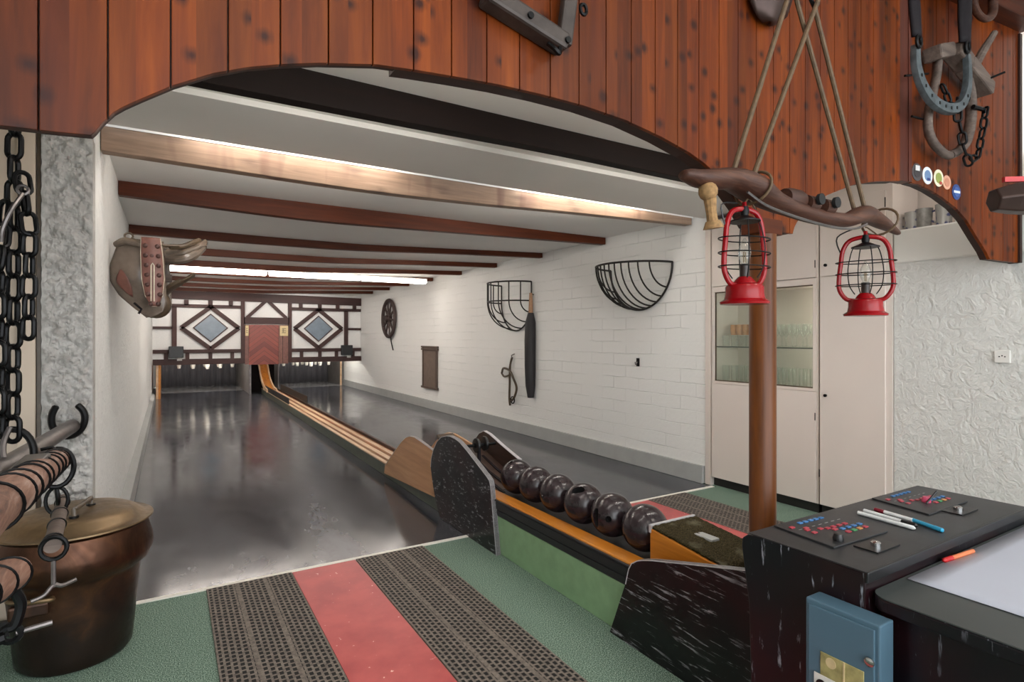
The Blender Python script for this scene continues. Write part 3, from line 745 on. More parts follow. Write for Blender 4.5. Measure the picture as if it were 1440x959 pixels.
# ball lift mouth: boards, roller and strap
MB().prism([(3.40,.342),(3.72,.40),(4.15,.52),(4.15,.49),(3.72,.372),(3.40,.325)], 'x', 1.90, 2.19).build('chute_board', M['brown_board'], rk, smooth=False, bevel=.003)
mb = MB()
for xa in (1.95, 2.03, 2.11): mb.prism([(3.34,.342),(3.72,.408),(3.95,.47),(3.95,.45),(3.72,.39),(3.34,.338)], 'x', xa, xa+.02)
mb.build('chute_slat', M['leather_dark'], rk, smooth=False)
ro = MB().lathe([(.02,-.012),(.055,-.01),(.058,0),(.055,.01),(.02,.012)], (2.03,3.88,.565), 28, 'x').build('roller', M['black_plastic'], rk)
MB().lathe([(.001,-.02),(.022,-.018),(.022,.018),(.001,.02)], (2.03,3.88,.565), 16, 'x').build('hub', M['iron'], ro)
MB().lathe([(.02,-.012),(.055,-.01),(.058,0),(.055,.01),(.02,.012)], (2.11,3.90,.57), 28, 'x').build('roller', M['black_plastic'], rk)
MB().cyl((1.9,3.89,.565), (2.2,3.89,.565), .012).build('axle', M['iron'], rk)
MB().box(2.02, 2.04, 3.83, 3.85, .40, .56).build('strap', M['leather_dark'], rk, smooth=False)
MB().prism([(3.95,.5),(4.2,.62),(4.22,.60),(3.97,.47)], 'x', 1.84, 1.98).build('guide_flap', M['leather_old'], rk, smooth=False)
# near end panel
NP = [(2.062,.002),(1.955,.27),(1.935,.345),(1.915,.378),(1.88,.402),(1.84,.418),(1.783,.436),(1.57,.492),(1.325,.555),(1.20,.588),(1.16,.588),(1.16,.002)]
side_panel(NP, 1.79, 1.818, M['black_lam_y'], None)
edge_band(NP[1:11], 1.788, 1.82, .004, M['pale_edge'], 'edge_band')
# ramp block with worn pile on top
rb = thing('ball_stop_ramp', (2.03, 1.7, .35), 'orange wooden wedge topped with worn dark pile closing the near end of the ball rack', 'ramp')
MB().prism([(1.905,.363),(1.905,.520),(1.52,.475),(1.50,.40),(1.50,.363)], 'x', 1.895, 2.175).build('wedge_block', M['oak'], rb, smooth=False, bevel=.004)
def pile(u, v):
    x = lerp(1.90, 2.185, u); y = lerp(1.895, 1.47, v); z = lerp(.527, .482, min(1, v*1.05)) - (.10*max(0, v-.93)/.07)
    return (x, y, z+.004*noise.noise(Vector((x*60, y*60, 0))))
MB().grid(pile, 40, 60).build('pile_cover', M['doormat'], rb, thick=.012)
MB().box(1.892, 2.19, 1.897, 1.912, .50, .538).build('lip_strip', M['pale_edge'], rb, smooth=False, bevel=.003)
MB().box(2.02, 2.07, 1.66, 1.76, .505, .518).build('worn_patch', M['skirting'], rb, smooth=False, bevel=.003)

# balls
BR = .113
def make_ball(name, loc, rot, label, holes):
    bm = MB()
    bm.sphere((0,0,0), BR, 48)
    o = bm.build('bowling_ball', M['ball'], smooth=True, angle=180)
    me = o.data
    o.location = loc; o.rotation_euler = rot
    tag(o, label, 'ball', 'dark balls on the rack')
    # drilled holes: cut out of the ball and lined
    for kind, th, ph, hw, hh, ax in holes:
        d = Vector((math.sin(th)*math.cos(ph), math.sin(th)*math.sin(ph), math.cos(th)))
        up = Vector(ax) - d*d.dot(Vector(ax)); up.normalize(); w = d.cross(up)
        def ring(mb, q, k_):
            return [mb.bm.verts.new(d*q + w*hw*k_*math.copysign(abs(math.cos(a))**.8, math.cos(a)) + up*hh*k_*math.copysign(abs(math.sin(a))**.8, math.sin(a))) for a in [2*PI*k/28 for k in range(28)]]
        mb = MB(); A = ring(mb, BR*.55, 1); B = ring(mb, BR*1.2, 1)
        for k in range(28): mb.bm.faces.new((A[k], A[(k+1)%28], B[(k+1)%28], B[k]))
        mb.bm.faces.new(A); mb.bm.faces.new(B[::-1])
        cut = mb.build('cutter', None, smooth=False); cut.location = loc
        bo = o.modifiers.new('cut', 'BOOLEAN'); bo.operation = 'DIFFERENCE'; bo.object = cut; bo.solver = 'EXACT'
        dg = bpy.context.evaluated_depsgraph_get(); dg.update()
        nm = bpy.data.meshes.new_from_object(o.evaluated_get(dg)); o.modifiers.clear(); o.data = nm
        cm = cut.data; bpy.data.objects.remove(cut); bpy.data.meshes.remove(cm)
        mb = MB(); A = ring(mb, BR*.56, .97); top = BR*math.sqrt(max(.1, 1-(max(hw,hh)/BR)**2))-.002; B = ring(mb, top, .97)
        for k in range(28): mb.bm.faces.new((A[k], A[(k+1)%28], B[(k+1)%28], B[k]))
        mb.bm.faces.new(A)
        h = mb.build('finger_hole' if kind == 'round' else 'thumb_slot', M['hole'], smooth=False); h.parent = o
    o.data.polygons.foreach_set('use_smooth', [True]*len(o.data.polygons)); o.data.set_sharp_from_angle(angle=math.radians(30))
def dirang(v):
    v = Vector(v).normalized(); return math.acos(v.z), math.atan2(v.y, v.x)
YB = [3.236, 3.005, 2.77, 2.525, 2.285, 2.045]
lab = ['farthest dark bowling ball, nearest the brown lift chute', 'second dark bowling ball from the lift chute, without visible holes', 'third dark bowling ball from the lift chute, plain and shiny', 'dark bowling ball with an oval slot on top, fourth from the chute', 'dark bowling ball showing a side slot and a round finger hole', 'nearest dark bowling ball, touching the orange ramp block']
hol = [[('round', *dirang((-.46,.02,.88)), .013, .016, (1,0,0))], [], [], [('slot', *dirang((-.54,-.24,.80)), .022, .037, (.78,-.62,0))], [('slot', *dirang((-.99,.02,.0)), .020, .050, (0,0,1)), ('round', *dirang((-.775,-.626,.07)), .016, .016, (0,0,1))], [('slot', *dirang((-.80,.25,-.42)), .014, .03, (0,0,1))]]
for y, l_, h_ in zip(YB, lab, hol): make_ball('bowling_ball', (2.0, y, .352+BR), (0,0,0), l_, h_)

# ------------------------------------------------------------------ CONSOLE + TABLE + COIN BOX
cs = thing('scoring_console', (2.0, .94, 0), 'black scoring console with two control panels in front of the post', 'console')
prof = [(.757,.03),(1.075,.03),(1.09,.60),(1.105,.70),(1.115,.765),(1.112,.792),(1.095,.806),(1.075,.81),(.757,.81)]
MB().prism(prof, 'x', 1.49, 2.53).build('cabinet', M['black_lam_z'], cs, smooth=False, bevel=.004)
MB().box(1.488, 2.535, .755, 1.09, .8105, .8135).build('top_sheet', M['black_top'], cs, smooth=False, bevel=.001)
MB().box(1.487, 2.536, .748, .757, .785, .8135).build('front_lip', M['black_plastic'], cs, smooth=False, bevel=.003)
MB().box(1.52, 2.5, .80, 1.05, 0, .03).build('plinth', M['dark_trim'], cs, smooth=False)
def cpanel(q, seed, knobmat, kx, ky):
    mb = MB(); mb.prism(q, 'z', .8137, .819); p = mb.build('control_panel', M['black_top'], cs, smooth=False, bevel=.0015)
    ax, ay = Vector(q[1])-Vector(q[0]), Vector(q[3])-Vector(q[0])
    rnd = random.Random(seed); o0 = Vector(q[0])
    cols = {'b': plain('blue_key_%d' % seed, '3f78b0', .4), 'r': plain('red_key_%d' % seed, 'b5404e', .4), 'g': plain('green_key_%d' % seed, '4c9a62', .4), 'y': plain('yellow_key_%d' % seed, 'c98a4c', .4)}
    keys = [(.30+.09*i, .15, 'b') for i in range(5)] + [(.18+.0*i, .40+.12*i, 'r') for i in range(2)] + [(.10+.12*i, .22+.12*i, 'r') for i in range(4)] + \
           [(.42+.10*i, .50, 'r') for i in range(4)] + [(.55+.1*i, .62, 'b') for i in range(4)] + [(.62,.74,'g'), (.72,.74,'y'), (.52,.74,'r'), (.82,.74,'r')]
    for u, v, c in keys:
        ctr = o0 + ax*u + ay*v
        d1, d2 = ax*.028, ay*.028
        mb = MB(); mb.prism([tuple(ctr-d1-d2), tuple(ctr+d1-d2), tuple(ctr+d1+d2), tuple(ctr-d1+d2)], 'z', .8192, .822)
        mb.build('key', cols[c], p, smooth=False)
    mb = MB()
    for k in range(7):
        ctr = o0 + ax*(.14+.11*k) + ay*.33
        mb.prism([tuple(ctr-ax*.03-ay*.006), tuple(ctr+ax*.02-ay*.006), tuple(ctr+ax*.02+ay*.006), tuple(ctr-ax*.03+ay*.006)], 'z', .8192, .8197)
    mb.build('printed_legend', M['skirting'], p, smooth=False)
    k = MB().lathe([(.014,.819),(.014,.826),(.011,.838),(.001,.839)], (kx, ky, 0), 20).build('knob', knobmat, p)
    return p
cpanel([(1.60,1.082),(1.895,1.072),(1.845,.872),(1.575,.882)], 1, M['black_plastic'], 1.638, .905)
cpanel([(2.175,1.082),(2.48,1.078),(2.425,.885),(2.135,.885)], 2, M['pink_btn'], 2.285, .955)
for x, y in ((1.70,.835),(2.285,.862)):
    p = MB().box(x-.06, x+.06, y-.035, y+.03, .8137, .8175).build('key_plate', M['black_plastic'], cs, smooth=False, bevel=.001)
    MB().lathe([(.013,.8175),(.013,.827),(.009,.83),(.001,.831)], (x-.01, y-.005, 0), 16).build('key_lock', M['chrome'], p)
MB().cyl((2.262,.945,.82), (2.30,.93,.86), .003, seg=8).build('toggle_lever', M['black_plastic'], cs)
# pens
def pen(a, b, r, m1, m2, label, cat='pen', ring=None):
    a, b = Vector(a), Vector(b); t = thing('pen', (a+b)/2, label, cat)
    MB().cyl(a, lerp(a, b, .72), r, seg=10).build('barrel', m1, t)
    MB().tube([lerp(a, b, .72), lerp(a, b, .97), b], [r*1.1, r*1.05, r*.4], 10).build('cap', m2, t)
zc = .8137
pen((1.950,1.012,zc+.0065),(1.935,.838,zc+.0065), .006, M['white_pen'], M['white_pen'], 'white pen lying leftmost among the pens on the console')
pen((1.990,1.014,zc+.0065),(1.966,.845,zc+.0065), .006, M['white_pen'], M['black_plastic'], 'white pen with dark tip lying between two other pens on the console')
pen((2.015,.88,zc+.0065),(2.035,1.005,zc+.0065), .0062, M['white_pen'], M['maroon_pen'], 'white pen with maroon cap on the console')
pen((2.02,.885,zc+.0065),(1.985,.785,zc+.0065), .0062, M['blue_pen'], M['blue_pen'], 'bright cyan blue pen pointing to the console front edge')
pen((2.035,.730,.7675),(1.875,.742,.7675), .0062, M['orange_pen'], M['red_pen'], 'orange and red pen lying on the table beside the white sheet')
# table in front of the console
tb = thing('writing_table', (2.1, .3, 0), 'low dark writing table against the front of the black console', 'table')
def rrect(x0, x1, y0, y1, r):
    pts = []
    for cx, cy, a0 in ((x1-r,y1-r,0),(x0+r,y1-r,PI/2),(x0+r,y0+r,PI),(x1-r,y0+r,1.5*PI)):
        for k in range(7): a = a0+PI/2*k/6; pts.append((cx+r*math.cos(a), cy+r*math.sin(a)))
    return pts
MB().prism(rrect(1.497, 2.62, -.35, .754, .045), 'z', .757, .760).build('table_top', M['desk_top'], tb, smooth=False)
MB().prism(rrect(1.494, 2.623, -.353, .7545, .047), 'z', .725, .7565).build('top_edge', M['black_lam_z'], tb, smooth=False, bevel=.004)
MB().box(1.53, 2.58, -.30, .74, .02, .724).build('table_body', M['black_lam_z'], tb, smooth=False)
sh = MB().grid(lambda u, v: (lerp(1.668, 2.55, u), lerp(.742, .20, v), .7622+.004*math.sin(v*3)*u), 20, 10).build('paper_sheet', M['paper'], loc=(2.1,.5,.761), thick=.001); tag(sh, 'large white paper sheet lying on the writing table', 'paper')
cb = thing('coin_box', (1.45, .78, .3), 'blue grey metal coin box fixed to the side of the black console', 'coin box')
MB().box(1.425, 1.488, .69, .872, .28, .722).build('housing', M['coin_blue'], cb, smooth=False, bevel=.004)
MB().box(1.419, 1.4245, .70, .862, .29, .71).build('door', M['coin_blue'], cb, smooth=False, bevel=.003)
MB().box(1.4155, 1.4185, .722, .828, .50, .603).build('coin_window', M['coin_window'], cb, smooth=False, bevel=.002)
MB().box(1.4135, 1.4153, .766, .770, .50, .603).build('window_bar', M['yellow_note'], cb, smooth=False)
MB().cyl((1.4135,.80,.585), (1.4150,.80,.585), .013, seg=16).build('window_coin', M['yellow_note'], cb)
lk = MB().lathe([(.009,1.4185),(.011,1.4175),(.011,1.412),(.006,1.410),(.001,1.410)], (0,.709,.633), 18, 'x').build('lock', M['chrome'], cb)
lb = MB().box(1.4125, 1.4150, .735, .842, .30, .545).build('label', M['white'], cb, smooth=False)
MB().cyl((1.4105,.822,.520), (1.4123,.822,.520), .014, seg=24).build('black_dot', M['black_plastic'], lb)
mb = MB()
for k in range(4): mb.box(1.4110, 1.4123, .745, .80-.006*k, .520-.018*k, .526-.018*k)
mb.build('printed_lines', M['black_plastic'], lb, smooth=False)

# ------------------------------------------------------------------ CUPBOARDS
t = thing('cupboard_light', (XR+.07, 2.618, 1.4), 'thin upright light tube behind the right edge of the glazed cupboard opening', 'lamp')
MB().cyl((XR+.08,2.622,1.02), (XR+.08,2.622,1.28), .007, seg=8).build('tube', M['tube_soft'], t)
MB().cyl((XR+.08,2.622,1.34), (XR+.08,2.622,1.79), .007, seg=8).build('tube', M['tube_soft'], t)
MB().box(XR+.07, XR+.09, 2.606, 2.614, 1.0, 1.3).build('batten', M['white'], t, smooth=False)
def knob(p, y, z, name='keyhole', x=XR-.018):
    return MB().cyl((x, y, z), (x-.012, y, z), .012, seg=14).build(name, M['iron'], p)
ca = thing('display_cupboard', (4.6, 3.1, 0), 'built in white cupboard with a glazed display opening of glasses', 'cupboard')
mb = MB()
mb.box(XR+.0, XR+.37, 2.585, 2.605, .08, 2.56); mb.box(XR, XR+.37, 3.60, 3.615, .08, 2.56)
mb.box(XR+.36, XR+.38, 2.605, 3.60, .08, 2.56); mb.box(XR, XR+.36, 2.605, 3.60, .08, .10); mb.box(XR, XR+.36, 2.605, 3.60, .945, .975); mb.box(XR, XR+.36, 2.605, 3.60, 1.825, 1.86); mb.box(XR, XR+.36, 2.605, 3.60, 2.54, 2.56)
mb.build('carcass', M['cream'], ca, smooth=False)
MB().box(XR+.03, XR+.36, 2.60, 3.615, 0, .08).build('plinth', M['dark_trim'], ca, smooth=False)
d = MB().box(XR-.018, XR-.001, 3.055, 3.605, .085, .965).build('door', M['cream'], ca, smooth=False, bevel=.002)
d2 = MB().box(XR-.018, XR-.001, 2.60, 3.050, .085, .965).build('door', M['cream'], ca, smooth=False, bevel=.002); knob(d2, 3.02, .65)
MB().box(XR-.022, XR-.018, 2.60, 2.606, .74, .80).build('hinge', M['iron'], d2, smooth=False)
d = MB().box(XR-.018, XR-.001, 2.60, 3.605, 1.875, 2.50).build('upper_door', M['cream'], ca, smooth=False, bevel=.002)
MB().box(XR-.022, XR-.018, 2.60, 2.606, 1.95, 2.01).build('hinge', M['iron'], d, smooth=False)
mb = MB(); mb.box(XR-.012, XR-.001, 2.60, 3.605, .97, .99); mb.box(XR-.012, XR-.001, 2.60, 3.605, 1.82, 1.87); mb.box(XR-.012, XR-.001, 2.60, 2.625, .99, 1.82); mb.box(XR-.012, XR-.001, 3.58, 3.605, .99, 1.82)
mb.build('opening_frame', M['cream'], ca, smooth=False)
mb = MB(); mb.box(XR+.002, XR+.012, 2.622, 3.582, .988, 1.0); mb.box(XR+.002, XR+.012, 2.622, 3.582, 1.81, 1.822); mb.box(XR+.002, XR+.012, 3.57, 3.582, 1.0, 1.81); mb.box(XR+.002, XR+.012, 2.622, 2.634, 1.0, 1.81)
mb.build('pane_channel', M['leather_tan'], ca, smooth=False)
MB().box(XR+.004, XR+.008, 3.05, 3.575, .995, 1.815).build('glass_pane', M['pane_glass'], ca, smooth=False)
MB().box(XR+.012, XR+.016, 2.63, 3.07, .995, 1.815).build('glass_pane', M['pane_glass'], ca, smooth=False)
gs = MB().box(XR+.03, XR+.34, 2.61, 3.595, 1.305, 1.313).build('glass_shelf', M['pane_glass'], ca, smooth=False)
MB().box(XR+.026, XR+.030, 2.61, 3.595, 1.304, 1.314).build('shelf_edge', M['shelf_edge'], gs, smooth=False)
cbd = thing('tall_cupboard', (4.6, 2.33, 0), 'tall narrow white cupboard between the display cupboard and the plaster wall', 'cupboard')
mb = MB(); mb.box(XR, XR+.37, 2.05, 2.575, .08, 2.56); mb.build('carcass', M['cream'], cbd, smooth=False)
MB().box(XR+.03, XR+.36, 2.07, 2.575, 0, .08).build('plinth', M['dark_trim'], cbd, smooth=False)
d = MB().box(XR-.018, XR-.001, 2.09, 2.565, .085, 1.868).build('door', M['cream'], cbd, smooth=False, bevel=.002); knob(d, 2.52, .945)
MB().box(XR-.022, XR-.018, 2.565, 2.571, .3, .36).build('hinge', M['iron'], d, smooth=False)
d = MB().box(XR-.018, XR-.001, 2.09, 2.565, 1.876, 2.455).build('upper_door', M['cream'], cbd, smooth=False, bevel=.002); knob(d, 2.518, 1.96)
MB().box(XR-.022, XR-.018, 2.086, 2.092, 2.33, 2.40).build('hinge', M['iron'], d, smooth=False)
# glasses
def make_glass(prof, name):
    o = MB().lathe(prof, (0,0,0), 20, close=False).build(name, M['thin_glass']); return o
wine = make_glass([(.001,.003),(.032,.003),(.032,.006),(.005,.012),(.0045,.085),(.012,.095),(.034,.125),(.037,.155),(.031,.195)], 'wine_glass')
beer = make_glass([(.001,.004),(.028,.004),(.03,.02),(.034,.16)], 'beer_glass')
tumb = make_glass([(.001,.004),(.03,.004),(.033,.10)], 'tumbler')
used = {}
def put(src, x, y, z, label, group, cat='glass'):
    o = src if src.name not in used else src.copy()
    if o is not src: COL.objects.link(o)
    used[src.name] = 1; o.location = (x, y, z); tag(o, label, cat, group)
for r, x in enumerate((XR+.10, XR+.22)):
    for k in range(10):
        y = 2.68+.095*k + r*.04
        if y > 3.56: continue
        put(wine if k < 6 else tumb, x, y, 1.314, 'clear stemmed glass on the upper glass shelf of the display cupboard' if k < 6 else 'clear tumbler at the left of the upper glass shelf in the display cupboard', 'stemmed glasses on the glass shelf' if k < 6 else 'tumblers on the glass shelf')
for r, x in enumerate((XR+.10, XR+.22)):
    for k in range(10):
        y = 2.68+.095*k + r*.04
        if y > 3.56: continue
        put(beer, x, y, .976, 'clear tall glass on the bottom of the display cupboard', 'tall glasses on the cupboard bottom')
# amber glasses left upper shelf
M['amber'] = plain('amber_glass_tint', 'c98a58', .15, var=.2)
am = MB().lathe([(.001,.004),(.026,.004),(.032,.05),(.03,.10),(.028,.10),(.03,.05),(.024,.01),(.001,.008)], (0,0,0), 18).build('amber_glass', M['amber'])
for k in range(4):
    o = am if k == 0 else am.copy()
    if k: COL.objects.link(o)
    o.location = (XR+.16, 3.30+.065*k, 1.416); tag(o, 'small amber glass stacked on the left tumblers of the display cupboard', 'glass', 'amber glasses in the display cupboard')
# mugs on the ledge
def make_mug(y, mat, h, label, r=.048, hand=True):
    t = thing('beer_mug', (4.55, y, 2.155), label, 'mug')
    MB().lathe([(.001,0),(r*.92,0),(r*.95,.01),(r*.93,.03),(r*1.0,h*.6),(r*1.08,h),(r*.98,h),(r*.9,h*.6),(r*.84,.012),(.001,.012)], (4.55,y,2.156), 28).build('mug_body', mat, t)
    if hand: MB().tube(smooth_path([(4.55,y+r*.98,2.156+h*.8),(4.55,y+r+.032,2.156+h*.72),(4.55,y+r+.034,2.156+h*.4),(4.55,y+r*.95,2.156+h*.25)], 5), .007, 8).build('handle', mat, t)
make_mug(1.985, M['mug'], .135, 'grey stoneware mug with blue pattern, leftmost on the ledge')
make_mug(1.915, M['mug_grey'], .145, 'plain grey stoneware mug, second from left on the ledge', hand=False)
make_mug(1.795, M['mug'], .155, 'grey mug with large blue motif, third from left on the ledge')
make_mug(1.685, M['mug_white'], .12, 'pale mug partly hidden by the fascia, rightmost on the ledge', hand=False)
# socket
so = thing('wall_socket', (XR, 1.43, 1.28), 'white wall socket on the rough plaster wall', 'socket')
MB().box(XR-.004, XR+.014, 1.39, 1.468, 1.24, 1.318).build('face_plate', M['white'], so, smooth=False, bevel=.004)
mb = MB()
for dy in (-.014, .0, .014): mb.cyl((XR-.0055,1.429+dy,1.279+(.006 if dy == 0 else 0)), (XR-.0042,1.429+dy,1.279+(.006 if dy == 0 else 0)), .004, seg=10)
mb.build('contact_hole', M['dark_trim'], so)

# ------------------------------------------------------------------ THINGS ON THE RIGHT WALL
def basket(cy, zt, r, vert, nr, label, hooks=False):
    t = thing('wall_basket', (XR, cy, zt), label, 'basket')
    zc_ = zt-vert; xb = XR-.02
    N = 28
    back = [(xb, cy+r*math.cos(a), zc_-r*math.sin(a)) for a in [PI*k/N for k in range(N+1)]]
    if vert: back = [(xb, cy+r, zt)] + back + [(xb, cy-r, zt)]
    MB().tube(back, .011, 8).build('back_frame', M['iron_wire'], t)
    rim = [(xb-r*math.sin(a), cy+r*math.cos(a), zt) for a in [PI*k/N for k in range(N+1)]]
    MB().tube(rim, .011, 8).build('rim', M['iron_wire'], t)
    if vert:
        MB().tube([(xb-r*math.sin(a), cy+r*math.cos(a), zc_) for a in [PI*k/N for k in range(N+1)]], .010, 8).build('middle_ring', M['iron_wire'], t)
    for k in range(1, nr+1):
        y = cy + r*math.cos(PI*k/(nr+1)) if vert else cy - r + 2*r*k/(nr+1)
        rr = math.sqrt(max(0, r*r-(y-cy)**2))
        pts = [(xb-rr*math.cos(a), y, zc_-rr*math.sin(a)) for a in [PI/2*q/12 for q in range(13)]]
        if vert: pts = [(xb-rr, y, zt)] + pts
        MB().tube(pts, .009, 6).build('rib', M['iron_wire'], t)
basket(4.56, 2.165, .47, 0, 12, 'half round black iron hay basket on the white wall, nearest to the cupboard')
basket(7.13, 2.185, .42, .27, 7, 'deep black iron hay basket with upright bars beside the horsehair tail')
tl = thing('horsehair_tail', (XR-.05, 6.68, 1.3), 'long black horsehair tail hanging by its tan handle beside the deep basket', 'horse tail')
MB().tube([(XR-.05,6.68,2.02),(XR-.05,6.68,1.72)], [.022,.035], 12).build('handle', M['tan_handle'], tl)
MB().tube([(XR-.05,6.68,1.74),(XR-.055,6.68,1.60),(XR-.06,6.68,1.35),(XR-.06,6.68,1.0),(XR-.055,6.68,.72),(XR-.05,6.68,.55)], [.04,.075,.08,.078,.07,.045], 14).build('hair', M['hair'], tl)
MB().cyl((XR,6.68,2.0),(XR-.06,6.68,2.0), .008, seg=8).build('nail', M['iron'], tl)
# bridle
br = thing('bridle', (XR-.03, 7.27, .8), 'old leather bridle hanging from a hook between baskets and skirting', 'bridle')
MB().tube(smooth_path([(XR-.03,7.22,1.10),(XR-.035,7.27,.95),(XR-.04,7.27,.7),(XR-.04,7.28,.48),(XR-.04,7.26,.38)], 5), [.02]*21, 8, flat=.5).build('cheek_strap', M['leather_tan'], br)
MB().tube(smooth_path([(XR-.04,7.50,.86),(XR-.07,7.40,.93),(XR-.05,7.26,.90),(XR-.06,7.14,.80),(XR-.05,7.06,.66),(XR-.05,7.12,.52),(XR-.04,7.24,.44)], 5), .017, 8).build('nose_strap', M['leather_tan'], br)
MB().tube(smooth_path([(XR-.05,7.50,.86),(XR-.03,7.45,.80),(XR-.03,7.30,.83)], 5), .015, 8).build('throat_strap', M['leather_tan'], br)
MB().tube([(XR-.05,7.17+.05*math.cos(a),.47+.05*math.sin(a)) for a in [2*PI*k/16 for k in range(16)]], .009, 6, True).build('bit_ring', M['iron'], br)
MB().tube([(XR,7.2,1.15),(XR-.05,7.2,1.13),(XR-.05,7.2,1.09)], .009, 6).build('wall_hook', M['iron_grey'], br)
# plaque
pq = thing('framed_board', (XR-.02, 10.34, .8), 'upright brown board with crossed frame ends on the white wall', 'board')
MB().box(XR-.03, XR-.005, 10.0, 10.68, .42, 1.19).build('board_face', M['plaque'], pq, smooth=False)
for z0, z1 in ((1.145,1.18),(1.19,1.225),(.39,.43)): MB().box(XR-.055, XR-.006, 9.95, 10.73, z0, z1).build('frame_rail', M['plaque_frame'], pq, smooth=False, bevel=.004)
for y0, y1 in ((9.99,10.04),(10.64,10.69)): MB().box(XR-.045, XR-.006, y0, y1, .39, 1.2).build('frame_stile', M['plaque_frame'], pq, smooth=False, bevel=.004)
# wheel
wh = thing('wagon_wheel', (XR-.06, 12.66, 1.83), 'small dark wooden wagon wheel with spokes on the far white wall', 'wheel')
cw = Vector((XR-.06, 12.66, 1.83)); R = .42
MB().tube([cw+Vector((0,R*math.cos(a),R*math.sin(a))) for a in [2*PI*k/36 for k in range(36)]], .04, 8, True).build('felloe', M['wheelwood'], wh)
for k in range(10):
    a = 2*PI*k/10+.15; MB().tube([cw, cw+Vector((0,(R-.02)*math.cos(a),(R-.02)*math.sin(a)))], [.028,.02], 8).build('spoke', M['wheelwood'], wh)
MB().lathe([(.04,-.09),(.07,-.08),(.085,0),(.085,.05),(.001,.05)], cw, 18, 'x').build('hub', M['wheelwood'], wh)
MB().tube(smooth_path([(XR-.03,12.6,1.42),(XR-.04,12.55,1.30),(XR-.04,12.5,1.22),(XR-.03,12.45,1.1)], 4), .012, 6).build('chain_end', M['iron'], wh)
# small hook
hk = thing('wall_hook', (XR, 4.6, 1.12), 'tiny dark wall hook alone below the half round basket', 'hook')
MB().box(XR-.01, XR, 4.58, 4.62, 1.08, 1.17).build('plate', M['iron'], hk, smooth=False)
MB().tube(smooth_path([(XR-.01,4.6,1.13),(XR-.04,4.6,1.10),(XR-.045,4.6,1.13)], 4), .006, 6).build('hook', M['iron_grey'], hk)

# ------------------------------------------------------------------ SADDLE ON THE LEFT WALL
sd = thing('saddle', (XL, 4.5, 1.8), 'old brown leather saddle with studded pad on a bracket on the left wall', 'saddle')
def flap(u, v):
    # near side flap: rounded leather sheet facing the room
    z = lerp(2.03, 1.53, v)
    prof = [(0,-.265,-.05),(.12,-.285,-.05),(.35,-.318,-.05),(.55,-.316,-.05),(.72,-.27,-.05),(.88,-.19,-.03),(1,-.12,-.06)]
    xl = interp([(a, b) for a, b, c in prof], v); xr = interp([(0,-.03),(.5,-.02),(.8,-.01),(.93,-.03),(1,-.10)], v)
    x = lerp(xl, xr, u)
    y = 4.40 - .05*math.sin(PI*u)*math.sin(PI*min(1,v+.1)) + .05*(1-u)*v
    return (x, y, z)
MB().grid(flap, 16, 24).build('side_flap', M['leather_old'], sd, thick=.014)
def rubbed(u, v):
    p = flap(.22+.12*(2*u-1)*math.sin(PI*(.04+.92*v))+.05*(v-.5), .40+.34*v); return (p[0], p[1]-.010, p[2])
MB().grid(rubbed, 6, 10).build('rubbed_patch', M['leather_red'], sd, thick=.003)
def flap2(u, v):
    a, y, z = flap(u, v); return (a*.9+.03, 4.74, z+.02)
MB().grid(flap2, 12, 16).build('side_flap', M['leather_old'], sd, thick=.014)
def pad(u, v):
    z = lerp(2.04, 1.60, v); hw = interp([(0,.05),(.25,.058),(.6,.06),(.85,.045),(1,.012)], v)
    x = -.098 + .02*v + lerp(-hw, hw, u); return (x, 4.335 - .012*math.sin(PI*u), z)
MB().grid(pad, 10, 24).build('studded_pad', M['leather_red'], sd, thick=.02)
edge = [pad(0, v/20) for v in range(21)] + [pad(1, v/20) for v in range(20, -1, -1)]
MB().tube([Vector(p)+Vector((0,-.006,0)) for p in edge], .005, 6).build('piping', M['piping'], sd)
MB().tube([(-.088+.008*s,4.312,z) for s, z in ((-1,1.63),(-1,1.86),(0,1.875),(1,1.86),(1,1.63))], .004, 6).build('slot_piping', M['piping'], sd)
for k in range(7):
    z = 1.985-.062*k
    for sx in ((-.032, .032) if k not in (1,) else (-.034, 0, .034)):
        MB().sphere((-.095+.02*(k/7)+sx*(1 if k < 6 else .6), 4.322, z), .0165, 12, (1,.8,1)).build('stud', M['stud'], sd)
# skirt roll at the top of the flap and loop
MB().tube(smooth_path([(-.29,4.42,1.985),(-.24,4.37,2.012),(-.17,4.36,2.0),(-.12,4.36,1.995)], 5), [.012]+[.024]*14+[.018], 10).build('skirt_roll', M['leather_old'], sd)
MB().tube([(-.218+.022*math.cos(a), 4.37, 2.045+.02*math.sin(a)) for a in [2*PI*k/16 for k in range(16)]], .006, 6, True).build('strap_loop', M['leather_tan'], sd)
MB().tube(smooth_path([(-.20,4.36,2.03),(-.15,4.34,2.005),(-.09,4.33,2.035),(-.03,4.34,2.0),(.06,4.36,2.005)], 5), .009, 8).build('top_strap', M['leather_tan'], sd)
